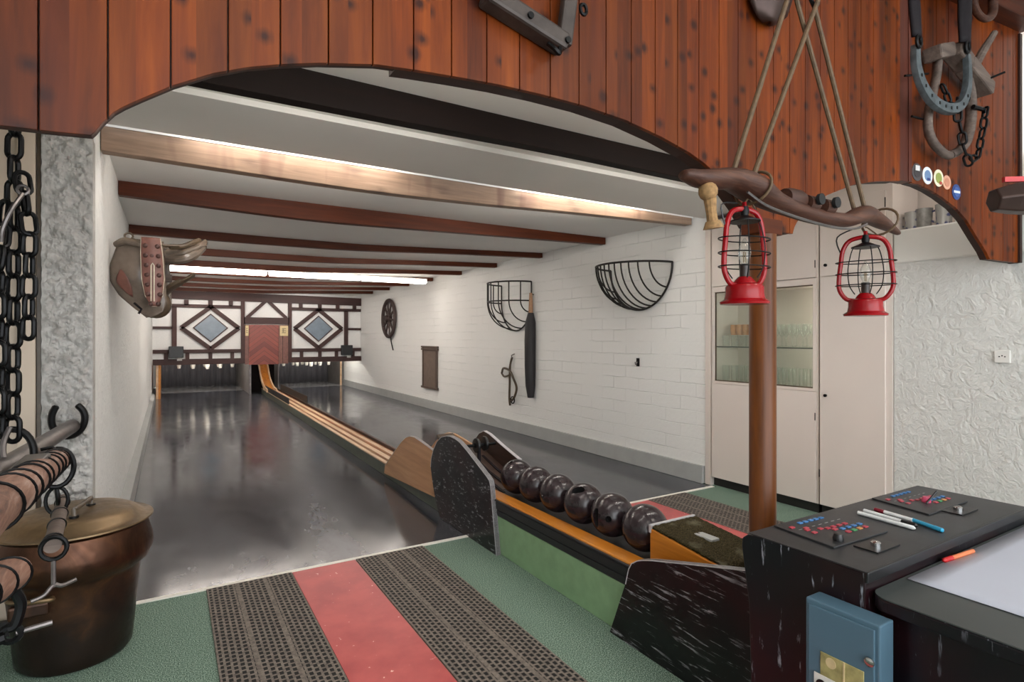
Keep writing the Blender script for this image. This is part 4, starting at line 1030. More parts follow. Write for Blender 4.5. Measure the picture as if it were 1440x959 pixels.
# seat and cantle wings
def wing(u, v):
    x = lerp(-.04, .21, u); w = interp([(0,.10),(.5,.15),(.85,.12),(1,.05)], u)
    zc_ = interp([(0,1.97),(.4,1.985),(.75,2.02),(1,2.06)], u)
    a = lerp(-1.1, 1.1, v)
    return (x + .02*math.cos(a), 4.57+w*math.sin(a)*1.3, zc_ - .11*(1-math.cos(a))*(1.2-u*.5) + .02)
MB().grid(wing, 18, 16).build('seat', M['leather_old'], sd, thick=.035)
MB().tube(smooth_path([(-.02,4.46,1.925),(.08,4.42,1.925),(.15,4.44,1.965),(.20,4.5,2.03)], 6), [.02]+[.032]*17+[.012], 10).build('cantle_roll', M['leather_old'], sd)
MB().tube(smooth_path([(.0,4.4,2.0),(.08,4.42,2.01),(.14,4.46,2.045),(.19,4.5,2.075)], 6), [.01]+[.018]*17+[.01], 8).build('seat_welt', M['leather_tan'], sd)
MB().tube(smooth_path([(-.03,4.5,1.70),(.04,4.46,1.755),(.10,4.46,1.79),(.15,4.5,1.83)], 6), [.055]+[.045]*9+[.03]*8+[.006], 10, flat=.45).build('lower_wing', M['leather_tan'], sd)
MB().sphere((-.07,4.50,1.62), .09, 20, (1,.7,1.05)).build('girth_pad', M['leather_tan'], sd)
MB().tube([(-.19,4.37,1.62),(-.15,4.37,1.58),(-.165,4.37,1.55)], .008, 6).build('buckle_strap', M['leather_dark'], sd)
MB().box(XL-.002, .02, 4.55, 4.60, 1.78, 1.83).build('wall_bracket', M['old_wood'], sd, smooth=False)

# ------------------------------------------------------------------ LEFT FOREGROUND: chains, bar, whippletrees, cauldron
def link_mesh(L=.098, W=.058, r=.0085):
    pts = []
    a = W/2-r; h = L/2-r-a
    for k in range(9): t = PI*k/8; pts.append((a*math.cos(t), 0, h+a*math.sin(t)))
    for k in range(9): t = PI+PI*k/8; pts.append((a*math.cos(t), 0, -h+a*math.sin(t)))
    o = MB().tube(pts, r, 8, True).build('link', M['iron']); return o
proto_link = link_mesh(); link_used = [False]
def chain(pts, label, pitch=.074, name='iron_chain', sc=1.0, mat=None):
    """links strung along a polyline"""
    t = thing(name, pts[0], label, 'chain')
    P = [Vector(p) for p in pts]; seglen = [(b-a).length for a, b in zip(P, P[1:])]; tot = sum(seglen)
    n = max(2, int(tot/(pitch*sc)))
    for k in range(n+1):
        s = tot*k/n; i = 0
        while i < len(seglen)-1 and s > seglen[i]: s -= seglen[i]; i += 1
        p = P[i].lerp(P[i+1], min(1, s/seglen[i])); d = (P[i+1]-P[i]).normalized()
        o = proto_link if not link_used[0] else proto_link.copy()
        if link_used[0]: COL.objects.link(o)
        link_used[0] = True
        q = d.to_track_quat('Z', 'Y') @ Matrix.Rotation((PI/2 if k % 2 else 0)+random.uniform(.3,.6), 3, 'Z').to_quaternion()
        o.parent = t; o.rotation_mode = 'QUATERNION'; o.rotation_quaternion = q; o.location = p - P[0]; o.scale = (sc,)*3
    return t
chain([(-.425,2.42,2.56),(-.43,2.42,2.0),(-.434,2.42,1.10)], 'longest heavy black chain, carrying the ring on the steel bar')
chain([(-.405,2.40,1.90),(-.385,2.38,1.75),(-.388,2.38,1.43)], 'short chain strand on the right of the heavy chain', sc=.9)
chain([(-.452,2.40,1.80),(-.462,2.38,1.6),(-.462,2.38,1.12)], 'middle length chain strand at the left frame edge', sc=.95)
hkk = thing('chain_hook', (-.42, 2.38, 1.8), 'bright steel hook joining the chain strands', 'hook')
MB().tube(smooth_path([(-.40,2.37,1.86),(-.425,2.35,1.80),(-.445,2.35,1.74),(-.45,2.36,1.70)], 5), .007, 8).build('hook_rod', M['iron_grey'], hkk)
MB().tube([(-.40+.014*math.cos(a),2.37,1.872+.014*math.sin(a)) for a in [2*PI*k/12 for k in range(12)]], .005, 6, True).build('hook_eye', M['iron_grey'], hkk)
# steel bar in a horseshoe bracket on the pier
sb = MB().tube([(-.394,3.40,.976),(-.446,2.32,.990),(-.50,1.25,1.005)], .032, 20).build('steel_bar', M['iron_grey'], loc=(-.43,2.5,.98)); tag(sb, 'thick grey steel bar running from the pier towards the camera', 'bar')
hb = thing('horseshoe_bracket', (-.40, 3.45, .98), 'black horseshoe bracket holding the steel bar on the grey pier', 'bracket')
hp = [(-.455,3.42,1.075),(-.472,3.42,1.03),(-.470,3.42,.98),(-.445,3.42,.938),(-.405,3.42,.925),(-.368,3.42,.945),(-.348,3.42,.99),(-.352,3.42,1.04),(-.378,3.42,1.075)]
MB().tube(smooth_path(hp, 5), [.012]+[.019]*39+[.012], 10, flat=.8).build('shoe', M['iron'], hb)
MB().box(-.425, -.385, 3.42, 3.485, .915, .94).build('wall_stud', M['iron'], hb, smooth=False)
# ring round bar and log
rg = thing('hanging_ring', (-.43, 2.35, 1.0), 'large black iron ring looped over the steel bar under the chain', 'ring')
rp_ = [(-.437+.060*math.cos(a), 2.40+.02*math.sin(a), 1.015+.085*math.sin(a)) for a in [2*PI*k/28 for k in range(28)]]
MB().tube(rp_, .011, 10, True).build('ring_iron', M['iron'], rg)
MB().tube(smooth_path([(-.437,2.40,1.11),(-.45,2.38,1.06),(-.44,2.36,1.0),(-.40,2.34,.955)], 5), .009, 8).build('ring_clip', M['iron_grey'], rg)
def woodbar(name, a, b, r0, r1, wraps, mat, label, cat):
    a, b = Vector(a), Vector(b); t = thing(name, a, label, cat)
    n = 10; pts = [a.lerp(b, k/n) for k in range(n+1)]
    rs = [lerp(r0, r1, k/n)*(1+.05*math.sin(k*2.3)) for k in range(n+1)]
    MB().tube(pts, rs, 20).build('log', mat, t, angle=60)
    d = (b-a).normalized(); u = d.orthogonal().normalized(); w = d.cross(u)
    for f in wraps:
        c = a.lerp(b, f); rr = lerp(r0, r1, f)*1.06
        MB().tube([c+(u*math.cos(q)+w*math.sin(q))*rr + d*.012*math.sin(q) for q in [2*PI*k/24 for k in range(24)]], .0028, 6, True).build('wire_wrap', M['iron'], t)
    return t
ev = woodbar('whippletree', (-.220,.85,1.168), (-.322,2.45,.985), .039, .036, (.22,.33,.40,.5,.56,.66,.75,.82,.90,.95), M['bark'], 'thick brown log bound with wire hanging under the steel bar', 'whippletree')
MB().tube([(-.318+.045*math.cos(a), 2.40+.01*math.sin(a), .965+.062*math.sin(a)) for a in [2*PI*k/24 for k in range(24)]], .008, 8, True).build('end_ring', M['iron'], ev)
MB().tube(smooth_path([(-.32,2.40,.905),(-.315,2.40,.86),(-.318,2.42,.84)], 4), .007, 8).build('end_link', M['iron'], ev)
MB().box(-.325, -.27, 1.75, 1.95, 1.02, 1.09).build('iron_plate', M['iron_grey'], ev, smooth=False, bevel=.006)
s1 = woodbar('singletree', (-.266,1.93,.845), (-.342,2.72,.785), .021, .020, (.06,.35,.6,.9), M['old_wood'], 'short grey wooden singletree with a T hook hanging over the copper cauldron', 'singletree')
MB().tube([(-.262+.028*math.cos(a), 1.925, .838+.030*math.sin(a)) for a in [2*PI*k/20 for k in range(20)]], .006, 8, True).build('end_ring', M['iron'], s1)
MB().tube([(-.325+.03*math.cos(a), 2.45, .845+.045*math.sin(a)) for a in [2*PI*k/20 for k in range(20)]], .006, 8, True).build('hanging_ring', M['iron'], s1)
MB().tube([(-.262,1.925,.81),(-.262,1.925,.735)], .0055, 8).build('hook_rod', M['iron_grey'], s1)
MB().tube(smooth_path([(-.305,1.90,.716),(-.28,1.91,.722),(-.262,1.925,.74),(-.245,1.93,.733),(-.215,1.94,.740)], 4), .0055, 8).build('hook_arm', M['iron_grey'], s1)
s2 = woodbar('singletree', (-.252,1.03,1.035), (-.238,1.335,.978), .031, .028, (.3,.6,.9), M['bark'], 'short orange brown singletree end at the lower left frame edge', 'singletree')
MB().tube(smooth_path([(-.238,1.33,.95),(-.228,1.335,.92),(-.235,1.335,.885),(-.245,1.335,.88)], 5), .009, 8).build('end_hook', M['iron'], s2)
MB().tube([(-.242+.014*math.cos(a), 1.335, .868+.014*math.sin(a)) for a in [2*PI*k/14 for k in range(14)]], .006, 6, True).build('hook_eye', M['iron'], s2)
MB().tube([(-.235,1.335,.868),(-.185,1.345,.870)], .005, 8).build('hook_arm', M['iron_grey'], s2)
MB().tube([(-.25,1.33,.866),(-.32,1.31,.855)], .011, 8).build('hook_arm', M['iron'], s2)
# hanger lines up to the steel bar / beam
lh = thing('hanger_wire', (-.32, 2.40, 1.0), 'thin black wire holding the log from the chain', 'wire')
MB().tube([(-.36,2.40,1.03),(-.33,2.40,1.035),(-.318,2.40,1.02)], .006, 6).build('wire', M['iron'], lh)

PC = (-.353, 3.165, 0)
HA, HB = (-.343, 3.02, .635), (-.302, 3.20, .635)
cd = thing('copper_cauldron', PC, 'large patinated copper cauldron with a domed lid on the green carpet', 'cauldron')
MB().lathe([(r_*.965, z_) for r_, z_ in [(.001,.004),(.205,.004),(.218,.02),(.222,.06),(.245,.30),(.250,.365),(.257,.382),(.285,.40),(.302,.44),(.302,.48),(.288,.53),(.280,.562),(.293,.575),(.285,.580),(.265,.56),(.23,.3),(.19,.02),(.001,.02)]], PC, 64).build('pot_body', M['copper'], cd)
ld = MB().lathe([(r_*.965, z_) for r_, z_ in [(.001,.638),(.14,.636),(.205,.630),(.236,.616),(.255,.597),(.278,.588),(.302,.586),(.304,.580),(.28,.578),(.001,.578)]], PC, 64).build('lid', M['copper_lid'], cd)
hd = MB().tube(smooth_path([HA, (HA[0], HA[1], .668), (HB[0], HB[1], .668), HB], 1), .010, 10).build('lid_handle', M['leather_tan'], ld)
for q in (HA, HB): MB().cyl((q[0],q[1],.632), (q[0],q[1],.642), .018, seg=14).build('handle_foot', M['iron'], hd)
MB().tube(smooth_path([(PC[0]-.19,PC[1]-.17,.345),(PC[0]-.19,PC[1]-.215,.35),(PC[0]-.12,PC[1]-.265,.353),(PC[0]-.05,PC[1]-.27,.35),(PC[0]-.05,PC[1]-.235,.345)], 5), .009, 8).build('side_handle', M['copper_lid'], cd)
MB().box(PC[0]-.19, PC[0]-.06, PC[1]-.245, PC[1]-.215, .28, .335).build('handle_plate', M['copper'], cd, smooth=False, bevel=.01)

# ------------------------------------------------------------------ YOKE WITH LANTERNS
yk = thing('ox_yoke', (1.6, .97, 1.78), 'carved brown ox yoke hanging on ropes and carrying two red lanterns', 'yoke')
sec = [(1.075,1.797,.010),(1.10,1.797,.017),(1.14,1.796,.022),(1.20,1.804,.026),(1.25,1.812,.027),(1.30,1.808,.032),(1.35,1.797,.034),(1.425,1.777,.026),(1.507,1.766,.022),(1.58,1.760,.022),(1.647,1.756,.021),(1.72,1.757,.021),(1.80,1.763,.021),(1.86,1.782,.025),(1.90,1.792,.027),(1.95,1.788,.022),(2.01,1.776,.018),(2.07,1.764,.012),(2.12,1.752,.006)]
sp = smooth_path([(x, .97, z) for x, z, r in sec], 4)
rs = []
for i in range(len(sec)-1):
    for k in range(4): rs.append(lerp(sec[i][2], sec[i+1][2], k/4))
rs.append(sec[-1][2])
MB().tube(sp, [r*1.5 for r in rs], 20, flat=.68).build('beam', M['yoke'], yk, angle=80)
mb = MB()
hb_ = MB().lathe([(.001,-.04),(.026,-.038),(.030,-.02),(.030,.02),(.026,.038),(.001,.04)], (1.52,.97,1.792), 20, 'x').build('hump', M['yoke'], yk)
for x in (1.585, 1.665):
    k = MB().tube([(x-.022,.955,1.785),(x+.022,.955,1.785)], [.022,.022], 16).build('hump', M['yoke'], yk)
    MB().cyl((x,.93,1.792), (x,.92,1.792), .016, seg=16).build('peg_hole', M['hole'], k)
MB().tube(smooth_path([(1.28,.94,1.775),(1.35,.935,1.748),(1.47,.935,1.733),(1.65,.935,1.722),(1.78,.935,1.729),(1.86,.94,1.752)], 5), .004, 6).build('iron_rod', M['iron_grey'], yk)
for x, z in ((1.345,1.80), (2.0,1.778)):
    MB().tube([(x+.012*math.sin(a), .97+.055*math.cos(a), z+.044*math.sin(a)) for a in [2*PI*k/20 for k in range(20)]], .004, 6, True).build('lantern_strap', M['rope'], yk)
ts = thing('rope_tassel', (1.155,.97,1.76), 'knotted jute rope end hanging from the left tip of the yoke', 'tassel')
MB().tube([(1.14,.97,1.785),(1.15,.95,1.765),(1.16,.97,1.76)], .014, 8).sphere((1.148,.955,1.762), .024, 14).build('knot', M['tassel'], ts)
MB().tube([(1.155,.955,1.745),(1.16,.955,1.71),(1.165,.955,1.685)], [.016,.013,.014], 10).build('rope_end', M['tassel'], ts)
MB().tube([(1.165,.955,1.69),(1.168,.955,1.672)], [.018,.026], 10).build('frayed_end', M['tassel'], ts)
for pts, lab in (([(1.262,.97,1.83),(1.483,.96,2.349),(1.526,.96,2.452)], 'left outer rope of the yoke, running up to the right'),
                 ([(1.327,.955,1.83),(1.648,.970,2.40)], 'left inner rope of the yoke, leaning furthest right'),
                 ([(1.872,.985,1.81),(1.568,.985,2.375),(1.526,.98,2.452)], 'right inner rope of the yoke, leaning left'),
                 ([(1.908,.97,1.81),(1.66,.99,2.40)], 'right outer rope of the yoke, steepest of the four')):
    o = MB().tube(pts, .0068, 8).build('hanging_rope', M['rope'], loc=pts[0]); tag(o, lab, 'rope', 'ropes holding the yoke')
for x, y, z in ((1.526,.965,2.45),(1.654,.985,2.40)):
    t = thing('rope_hook', (x, y, z), 'iron ceiling hook above the ' + ('left' if x < 1.6 else 'right') + ' rope pair of the yoke', 'hook')
    MB().tube(smooth_path([(x-.02,y,z+.01),(x,y,z-.01),(x+.02,y,z+.01),(x,y,z+.05)], 4), .006, 8).build('hook', M['iron'], t)
    MB().cyl((x,y,z+.05), (x,y,3.42), .006, seg=8).build('rod', M['iron'], t)
def lantern(loc, hw, h, rot, label, tilt=0):
    t = thing('hurricane_lantern', loc, label, 'lantern')
    x, y, z = loc; z = z+.004
    L = Vector(loc)
    k = h/.265
    MB().lathe([(.001,0),(.062*k,0),(.064*k,.006*k),(.052*k,.014*k),(.049*k,.03*k),(.049*k,.046*k),(.045*k,.052*k),(.03*k,.056*k),(.024*k,.066*k),(.016*k,.074*k),(.001,.074*k)], L, 32).build('font', M['red_enamel'], t)
    fr_ = [(-.4*hw,.050*k),(-.72*hw,.056*k),(-hw*.97,.085*k),(-hw,.12*k),(-hw*.93,.17*k),(-hw*.85,.215*k),(-hw*.62,.245*k),(-.2*hw,.255*k),(.2*hw,.255*k),(.62*hw,.245*k),(.85*hw,.215*k),(.93*hw,.17*k),(hw,.12*k),(.97*hw,.085*k),(.72*hw,.056*k),(.4*hw,.050*k)]
    c, n = math.cos(rot), math.sin(rot)
    pts = smooth_path([(x+u*c, y+u*n, L.z+w) for u, w in fr_], 4)
    MB().tube(pts, .0072*k, 10).build('side_tube', M['red_enamel'], t)
    MB().lathe([(.001,.262*k),(.010,.262*k),(.012,.25*k),(.010,.238*k),(.030,.228*k),(.040,.224*k),(.040,.221*k),(.020,.222*k),(.001,.22*k)], L, 24).build('hood', M['iron'], t)
    for zz in (.10, .137, .175):
        MB().tube([(x+hw*1.13*math.cos(a)*c-.046*k*math.sin(a)*n, y+hw*1.13*math.cos(a)*n+.046*k*math.sin(a)*c, L.z+zz*k) for a in [2*PI*q/24 for q in range(24)]], .0018, 6, True).build('guard_wire', M['iron'], t)
    for a0 in (.9, 2.3, 4.0, 5.4):
        p_ = [(x+r*math.cos(a0), y+r*math.sin(a0), L.z+w*k) for r, w in ((.03,.07),(.046,.10),(.050,.15),(.042,.20),(.034,.223))]
        MB().tube(smooth_path(p_, 4), .0017, 6).build('guard_wire', M['iron'], t)
    MB().lathe([(.011,.072*k),(.0125,.074*k),(.0125,.108*k),(.001,.108*k)], L, 16).build('bulb_socket', M['filament'], t)
    b = MB().lathe([(.008,.108*k),(.012,.118*k),(.017,.135*k),(.0155,.15*k),(.008,.168*k),(.002,.178*k),(.001,.178*k)], L, 20, close=False).build('candle_bulb', M['thin_glass'], t)
    MB().tube([(x-.004,y,L.z+.112*k),(x-.004,y,L.z+.14*k),(x+.004,y,L.z+.14*k),(x+.004,y,L.z+.112*k)], .0012, 5).build('filament', M['copper_lid'], b)
    MB().box(x-.004, x+.004, y-.004, y+.004, L.z+.245*k, L.z+.275*k).build('top_loop', M['red_enamel'], t, smooth=False)
    # bail handle and wires up to the yoke
    MB().tube(smooth_path([(x-hw*.9*c,y-hw*.9*n,L.z+.20*k),(x-hw*1.0*c-.01,y-hw*n,L.z+.26*k),(x-.03,y,1.752)], 5), .0022, 6).build('cable', M['black_plastic'], t)
    MB().tube(smooth_path([(x+hw*.7*c,y+hw*.7*n,L.z+.24*k),(x+.02,y,L.z+.285*k),(x+.0,y,1.752)], 5), .0022, 6).build('hanger_wire', M['rope'], t)
lantern((1.309,.97,1.487), .070, .262, -.15, 'red hurricane lantern hanging in front of the round post')
lantern((1.912,.97,1.468), .074, .262, -1.1, 'red hurricane lantern hanging in front of the white tall cupboard')

# ------------------------------------------------------------------ THINGS ON THE FASCIA
hk2 = thing('iron_bracket', (.95,1.4,2.3), 'weathered grey angled iron bar bracket on the left plank fascia', 'bracket')
def slab(mb, pts, w, y0, y1):
    P = [Vector((p[0], 0, p[1])) for p in pts]
    for a, b in zip(P, P[1:]):
        t_ = (b-a).normalized(); n_ = Vector((-t_.z, 0, t_.x))*w/2
        mb.prism([((a+n_).x,(a+n_).z),((b+n_).x,(b+n_).z),((b-n_).x,(b-n_).z),((a-n_).x,(a-n_).z)], 'y', y0, y1)
    return mb
slab(MB(), [(.765,2.372),(1.045,2.300)], .055, 1.385, 1.449).build('long_arm', M['bracket'], hk2, smooth=False, bevel=.01)
slab(MB(), [(1.035,2.295),(1.075,2.56)], .05, 1.39, 1.42).build('short_arm', M['bracket'], hk2, smooth=False, bevel=.008)
slab(MB(), [(.765,2.372),(.80,2.62)], .05, 1.39, 1.42).build('short_arm', M['bracket'], hk2, smooth=False, bevel=.008)
for x, z in ((1.035,2.30),(.90,2.335),(.79,2.365)): MB().cyl((x,1.385,z),(x,1.378,z), .010, seg=12).build('bolt', M['iron'], hk2)
MB().tube(smooth_path([(.975,1.40,2.28),(.985,1.38,2.258),(1.0,1.38,2.25),(1.01,1.39,2.272)], 4), .008, 6).build('claw', M['iron'], hk2)
MB().tube([(1.10+.012*math.cos(a),1.39,2.415+.016*math.sin(a)) for a in [2*PI*k/12 for k in range(12)]], .006, 6, True).build('eye_ring', M['iron'], hk2)
hp_ = thing('harness_pad', (2.08,1.38,2.7), 'dark brown leather harness pad at the top edge behind the ropes', 'harness pad')
def lobe(u, v):
    a = lerp(-1, 1, u); z = lerp(2.95, 2.664, v)
    w = interp([(0,.13),(.5,.135),(.75,.12),(.92,.075),(1,.02)], v); cx = interp([(0,2.12),(.6,2.09),(1,2.06)], v)
    return (cx + a*w, 1.43 - .075*(1-a*a)*math.sqrt(max(0, 1-v*v*.9)), z)
MB().grid(lobe, 16, 20).build('pad', M['bellmetal'], hp_, thick=.012)
MB().box(2.02, 2.08, 1.385, 1.447, 2.95, 3.05).build('strap', M['leather_dark'], hp_, smooth=False)
# giant horseshoe on leather straps
hs = thing('hanging_horseshoe', (3.3,1.31,2.7), 'big grey steel horseshoe hanging on two black leather straps', 'horseshoe')
hpts = [(3.072,1.328,2.80),(3.076,1.328,2.71),(3.121,1.325,2.63),(3.203,1.317,2.568),(3.325,1.305,2.545),(3.44,1.293,2.572),(3.505,1.287,2.65),(3.522,1.285,2.74),(3.51,1.285,2.85)]
def ribbon(pts, ws, th, nrm):
    mb = MB(); n = len(pts); L_ = []; nv = Vector(nrm)
    for i, p in enumerate(pts):
        t_ = (pts[min(i+1,n-1)]-pts[max(i-1,0)]).normalized(); o_ = t_.cross(nv).normalized()*ws[i]/2
        L_.append([mb.bm.verts.new(q) for q in (p-o_-nv*th*.2, p-o_*.8+nv*th/2, p+o_*.8+nv*th/2, p+o_-nv*th*.2, p+o_-nv*th/2, p-o_-nv*th/2)])
    for a, b in zip(L_, L_[1:]):
        for k in range(6): mb.bm.faces.new((a[k], a[(k+1)%6], b[(k+1)%6], b[k]))
    mb.bm.faces.new(L_[0]); mb.bm.faces.new(L_[-1]); return mb
ribbon(smooth_path(hpts, 5), [.03+.028*math.sin(PI*min(1, .12+k/46)) for k in range(41)], .026, (-.0968,-.9953,0)).build('shoe', M['horseshoe'], hs)
fulls = smooth_path(hpts, 5)
for k in (8, 11, 14, 17, 19, 21, 23, 26, 29): MB().box(fulls[k].x-.005, fulls[k].x+.005, fulls[k].y-.0155, fulls[k].y-.0128, fulls[k].z-.007, fulls[k].z+.007).build('nail_hole', M['hole'], hs, smooth=False)
for a, b, w, ex in (((3.06,1.325,2.83),(3.02,1.335,3.35),.06, 0), ((3.485,1.288,2.90),(3.50,1.29,3.40),.085, 0)):
    a, b = Vector(a), Vector(b); u = Vector((1,-.1,0))*w/2*1.3; v = Vector((0,.008,0))
    mb = MB()
    def strap(s, q, a=a, b=b, u=u): return a.lerp(b, q) + u*(2*s-1)*(1 if q > .25 else .75+q) + Vector((0,-.02*math.sin(PI*s),0))
    mb.grid(strap, 6, 14).build('leather_strap', M['leather_dark'], hs, thick=.012)
    MB().tube([(a.x+.022*math.cos(q), a.y-.015, a.z-.02+.028*math.sin(q)) for q in [2*PI*k/14 for k in range(14)]], .008, 8, True).build('ring', M['iron'], hs)
# wooden neck yoke (hames) with chain on the fascia
hm = thing('neck_yoke', (3.5,1.36,2.6), 'old wooden neck yoke frame with chains on the right fascia', 'neck yoke')
def yr(x): return 1.44-(x-3.27)*.0973
def arc(pts, r, name, mat, flat=.8, dy=.06):
    P = [(x, yr(x)-dy, z) for x, z in pts]; q = smooth_path(P, 4); return MB().tube(q, r, 10, flat=flat).build(name, mat, hm, angle=60)
arc([(3.40,2.86),(3.385,2.75),(3.34,2.62),(3.31,2.52),(3.315,2.45),(3.36,2.395),(3.44,2.358),(3.50,2.352)], .026, 'left_bow', M['old_wood'])
arc([(3.66,2.80),(3.70,2.70),(3.705,2.60),(3.69,2.52),(3.65,2.44),(3.58,2.385),(3.50,2.352)], .028, 'right_bow', M['old_wood'])
mb = slab(MB(), [(3.30,2.83),(3.46,2.885)], .07, yr(3.38)-.12, yr(3.38)-.03); slab(mb, [(3.46,2.885),(3.60,2.84),(3.86,2.76)], .075, yr(3.65)-.12, yr(3.65)-.03)
mb.build('cross_beam', M['old_wood'], hm, smooth=False, bevel=.01)
MB().tube([(3.745,yr(3.745)-.06,2.87),(3.80,yr(3.8)-.07,2.96),(3.875,yr(3.87)-.09,3.07)], [.022,.022,.016], 10).build('peg', M['old_wood'], hm)
MB().tube([(3.33,yr(3.33)-.05,2.75),(3.17,yr(3.17)-.03,2.715)], .006, 8).build('spike', M['iron'], hm)
MB().tube([(3.32,yr(3.32)-.05,2.51),(3.21,yr(3.2)-.04,2.515)], .006, 8).build('spike', M['iron'], hm)
MB().tube([(3.80,yr(3.8)-.1,2.80),(3.82,yr(3.8)-.16,2.815)], .006, 8).build('spike', M['iron'], hm)
MB().tube([(3.66,yr(3.66)-.09,2.625),(3.74,yr(3.74)-.10,2.62),(3.745,yr(3.74)-.10,2.60)], .012, 8).build('chain_lug', M['iron'], hm)
def small_chain(pts, label, sc):
    t = chain(pts, label, name='thin_chain', sc=sc); return t
small_chain([(3.735,yr(3.73)-.11,2.60),(3.71,yr(3.7)-.11,2.50),(3.665,yr(3.66)-.11,2.36),(3.57,yr(3.57)-.11,2.318),(3.53,yr(3.53)-.11,2.38),(3.50,yr(3.5)-.11,2.48),(3.475,yr(3.47)-.11,2.54),(3.47,yr(3.47)-.11,2.60)], 'thin rusty chain looping below the neck yoke', .75)
small_chain([(3.37,yr(3.37)-.10,2.66),(3.42,yr(3.42)-.10,2.60),(3.50,yr(3.5)-.10,2.58),(3.58,yr(3.58)-.10,2.64)], 'short thin chain behind the big horseshoe', .7)
# stirrup at the top
sr = thing('wooden_stirrup', (3.75,1.31,3.15), 'brown rounded stirrup at the top edge right of the horseshoe', 'stirrup')
MB().tube(smooth_path([(3.62,1.30,3.36),(3.625,1.30,3.2),(3.66,1.30,3.13),(3.74,1.29,3.105),(3.82,1.285,3.15),(3.835,1.285,3.24),(3.83,1.285,3.36)], 5), .022, 12, flat=.8).build('bow', M['yoke'], sr)
MB().box(3.62, 3.84, 1.27, 1.31, 3.34, 3.37).build('top_bar', M['iron'], sr, smooth=False)
MB().box(3.70, 3.76, 1.285, 1.295, 3.37, 3.42).build('strap', M['leather_dark'], sr, smooth=False)
# cow bell at the right edge
cbell = thing('cow_bell', (3.33,1.03,2.03), 'dark faceted cow bell with a red strap end at the right frame edge', 'bell')
MB().tube([(3.25,1.09,2.03),(3.31,1.04,2.035),(3.38,.98,2.035)], [.055,.075,.082], 6).build('bell_body', M['bellmetal'], cbell, smooth=False, bevel=.006)
MB().prism([(3.29,1.07),(3.41,.98),(3.40,.965),(3.28,1.055)], 'z', 2.112, 2.135).build('red_strap', M['red_pen'], cbell, smooth=False)
MB().tube([(3.40,.965,2.10),(3.46,.93,2.5),(3.47,.93,3.42)], .008, 6).build('hanging_strap', M['leather_dark'], cbell)
# stickers
def sticker(s, z, r, c1, c2, label, c3=None):
    t = thing('sticker', onr(s, .004, z), label, 'sticker')
    for k, (rr, col, dd) in enumerate(((r, c1, .003), (r*.62, c2, .0045))):
        mb = MB(); pts = [onr(s + rr*math.cos(a), dd-.002, z + rr*1.02*math.sin(a)) for a in [2*PI*q/28 for q in range(28)]]
        pts2 = [onr(s + rr*math.cos(a), dd, z + rr*1.02*math.sin(a)) for a in [2*PI*q/28 for q in range(28)]]
        A = [mb.bm.verts.new(p) for p in pts]; B = [mb.bm.verts.new(p) for p in pts2]
        mb.bm.faces.new(A); mb.bm.faces.new(B[::-1])
        for q in range(28): mb.bm.faces.new((A[q], B[q], B[(q+1)%28], A[(q+1)%28]))
        mb.build('disc' if k == 0 else 'emblem', plain('sticker_%s_%d' % (c1 if k == 0 else c2, int(s*1000)), col, .4, var=.05), t, smooth=False)
    if c3:
        mb = MB()
        for (u0, w0, u1, w1) in c3[1]:
            q = [onr(s+u0*r, .005, z+w0*r), onr(s+u1*r, .005, z+w0*r), onr(s+u1*r, .005, z+w1*r), onr(s+u0*r, .005, z+w1*r)]
            q2 = [onr(s+u0*r, .006, z+w0*r), onr(s+u1*r, .006, z+w0*r), onr(s+u1*r, .006, z+w1*r), onr(s+u0*r, .006, z+w1*r)]
            A = [mb.bm.verts.new(p) for p in q]; B = [mb.bm.verts.new(p) for p in q2]
            mb.bm.faces.new(A); mb.bm.faces.new(B[::-1])
            for i in range(4): mb.bm.faces.new((A[i], B[i], B[(i+1)%4], A[(i+1)%4]))
        mb.build('printed_mark', plain('sticker_mark_%d' % int(s*1000), c3[0], .4), t, smooth=False)
sticker(.075, 2.262, .045, '4a4648', '3a3638', 'dark grey round sticker with white top, leftmost on the fascia', ('d8d6d4', [(-.4,.15,.4,.75)]))
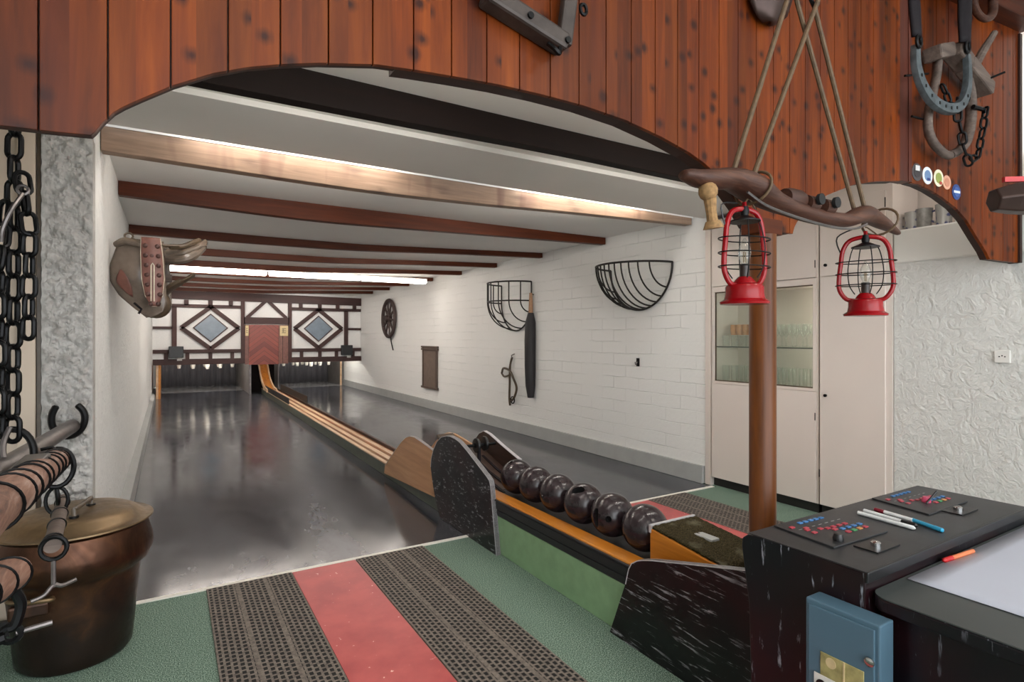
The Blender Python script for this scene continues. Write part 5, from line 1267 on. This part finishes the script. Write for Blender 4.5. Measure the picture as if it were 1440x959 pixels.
sticker(.168, 2.255, .045, 'dfe3e6', '6a86ac', 'white round sticker with blue figure, second from left', ('2c3f7a', [(-.15,-.6,.5,-.3)]))
sticker(.270, 2.254, .045, 'e8e0c4', '8f9a4c', 'cream round sticker with green emblem and red edge, middle of five', ('a83a34', [(.1,-.75,.6,-.4)]))
sticker(.348, 2.240, .038, 'dca58a', 'c8866c', 'orange pink round sticker, fourth from left')
sticker(.440, 2.198, .042, '27417e', '3c5c9e', 'blue round sticker with white bar, lowest and rightmost', ('dfe6ee', [(-.7,-.15,.7,.15)]))

# room lamps of the bar side
for x, y, lab in ((.6,-.6,'left ceiling lamp over the bar side, behind the camera'), (2.6,-.6,'right ceiling lamp over the bar side, behind the camera')):
    t = thing('ceiling_lamp', (x,y,3.42), lab, 'lamp', 'ceiling lamps of the bar side')
    MB().lathe([(.001,-.10),(.16,-.09),(.22,-.05),(.23,-.01),(.001,-.01)], (x,y,3.42), 32).build('shade', M['room_em'], t)
    MB().lathe([(.06,-.012),(.06,0),(.001,0)], (x,y,3.42), 20).build('rose', M['white'], t)

# ------------------------------------------------------------------ world, camera, view
w = bpy.data.worlds.new('World'); scene.world = w; w.use_nodes = True
w.node_tree.nodes['Background'].inputs[0].default_value = (.92,.96,1.0,1)
w.node_tree.nodes['Background'].inputs[1].default_value = 2.3
cam = bpy.data.cameras.new('Camera'); co = bpy.data.objects.new('Camera', cam); COL.objects.link(co)
co.location = (0,0,1.4); co.rotation_euler = (PI/2, 0, -math.radians(31.18))
cam.sensor_width = 36; cam.lens = 36*798/1440; cam.shift_y = -5.5/1440; cam.clip_start = .02
scene.camera = co
vs = scene.view_settings
vs.view_transform = 'Standard'; vs.look = 'None'; vs.gamma = 1; vs.exposure = 1.15; vs.use_curve_mapping = False
cy = scene.cycles
cy.use_denoising = True; cy.max_bounces = 8; cy.diffuse_bounces = 5; cy.glossy_bounces = 4; cy.transmission_bounces = 6; cy.transparent_max_bounces = 16
cy.sample_clamp_indirect = 6; cy.caustics_reflective = False; cy.caustics_refractive = False
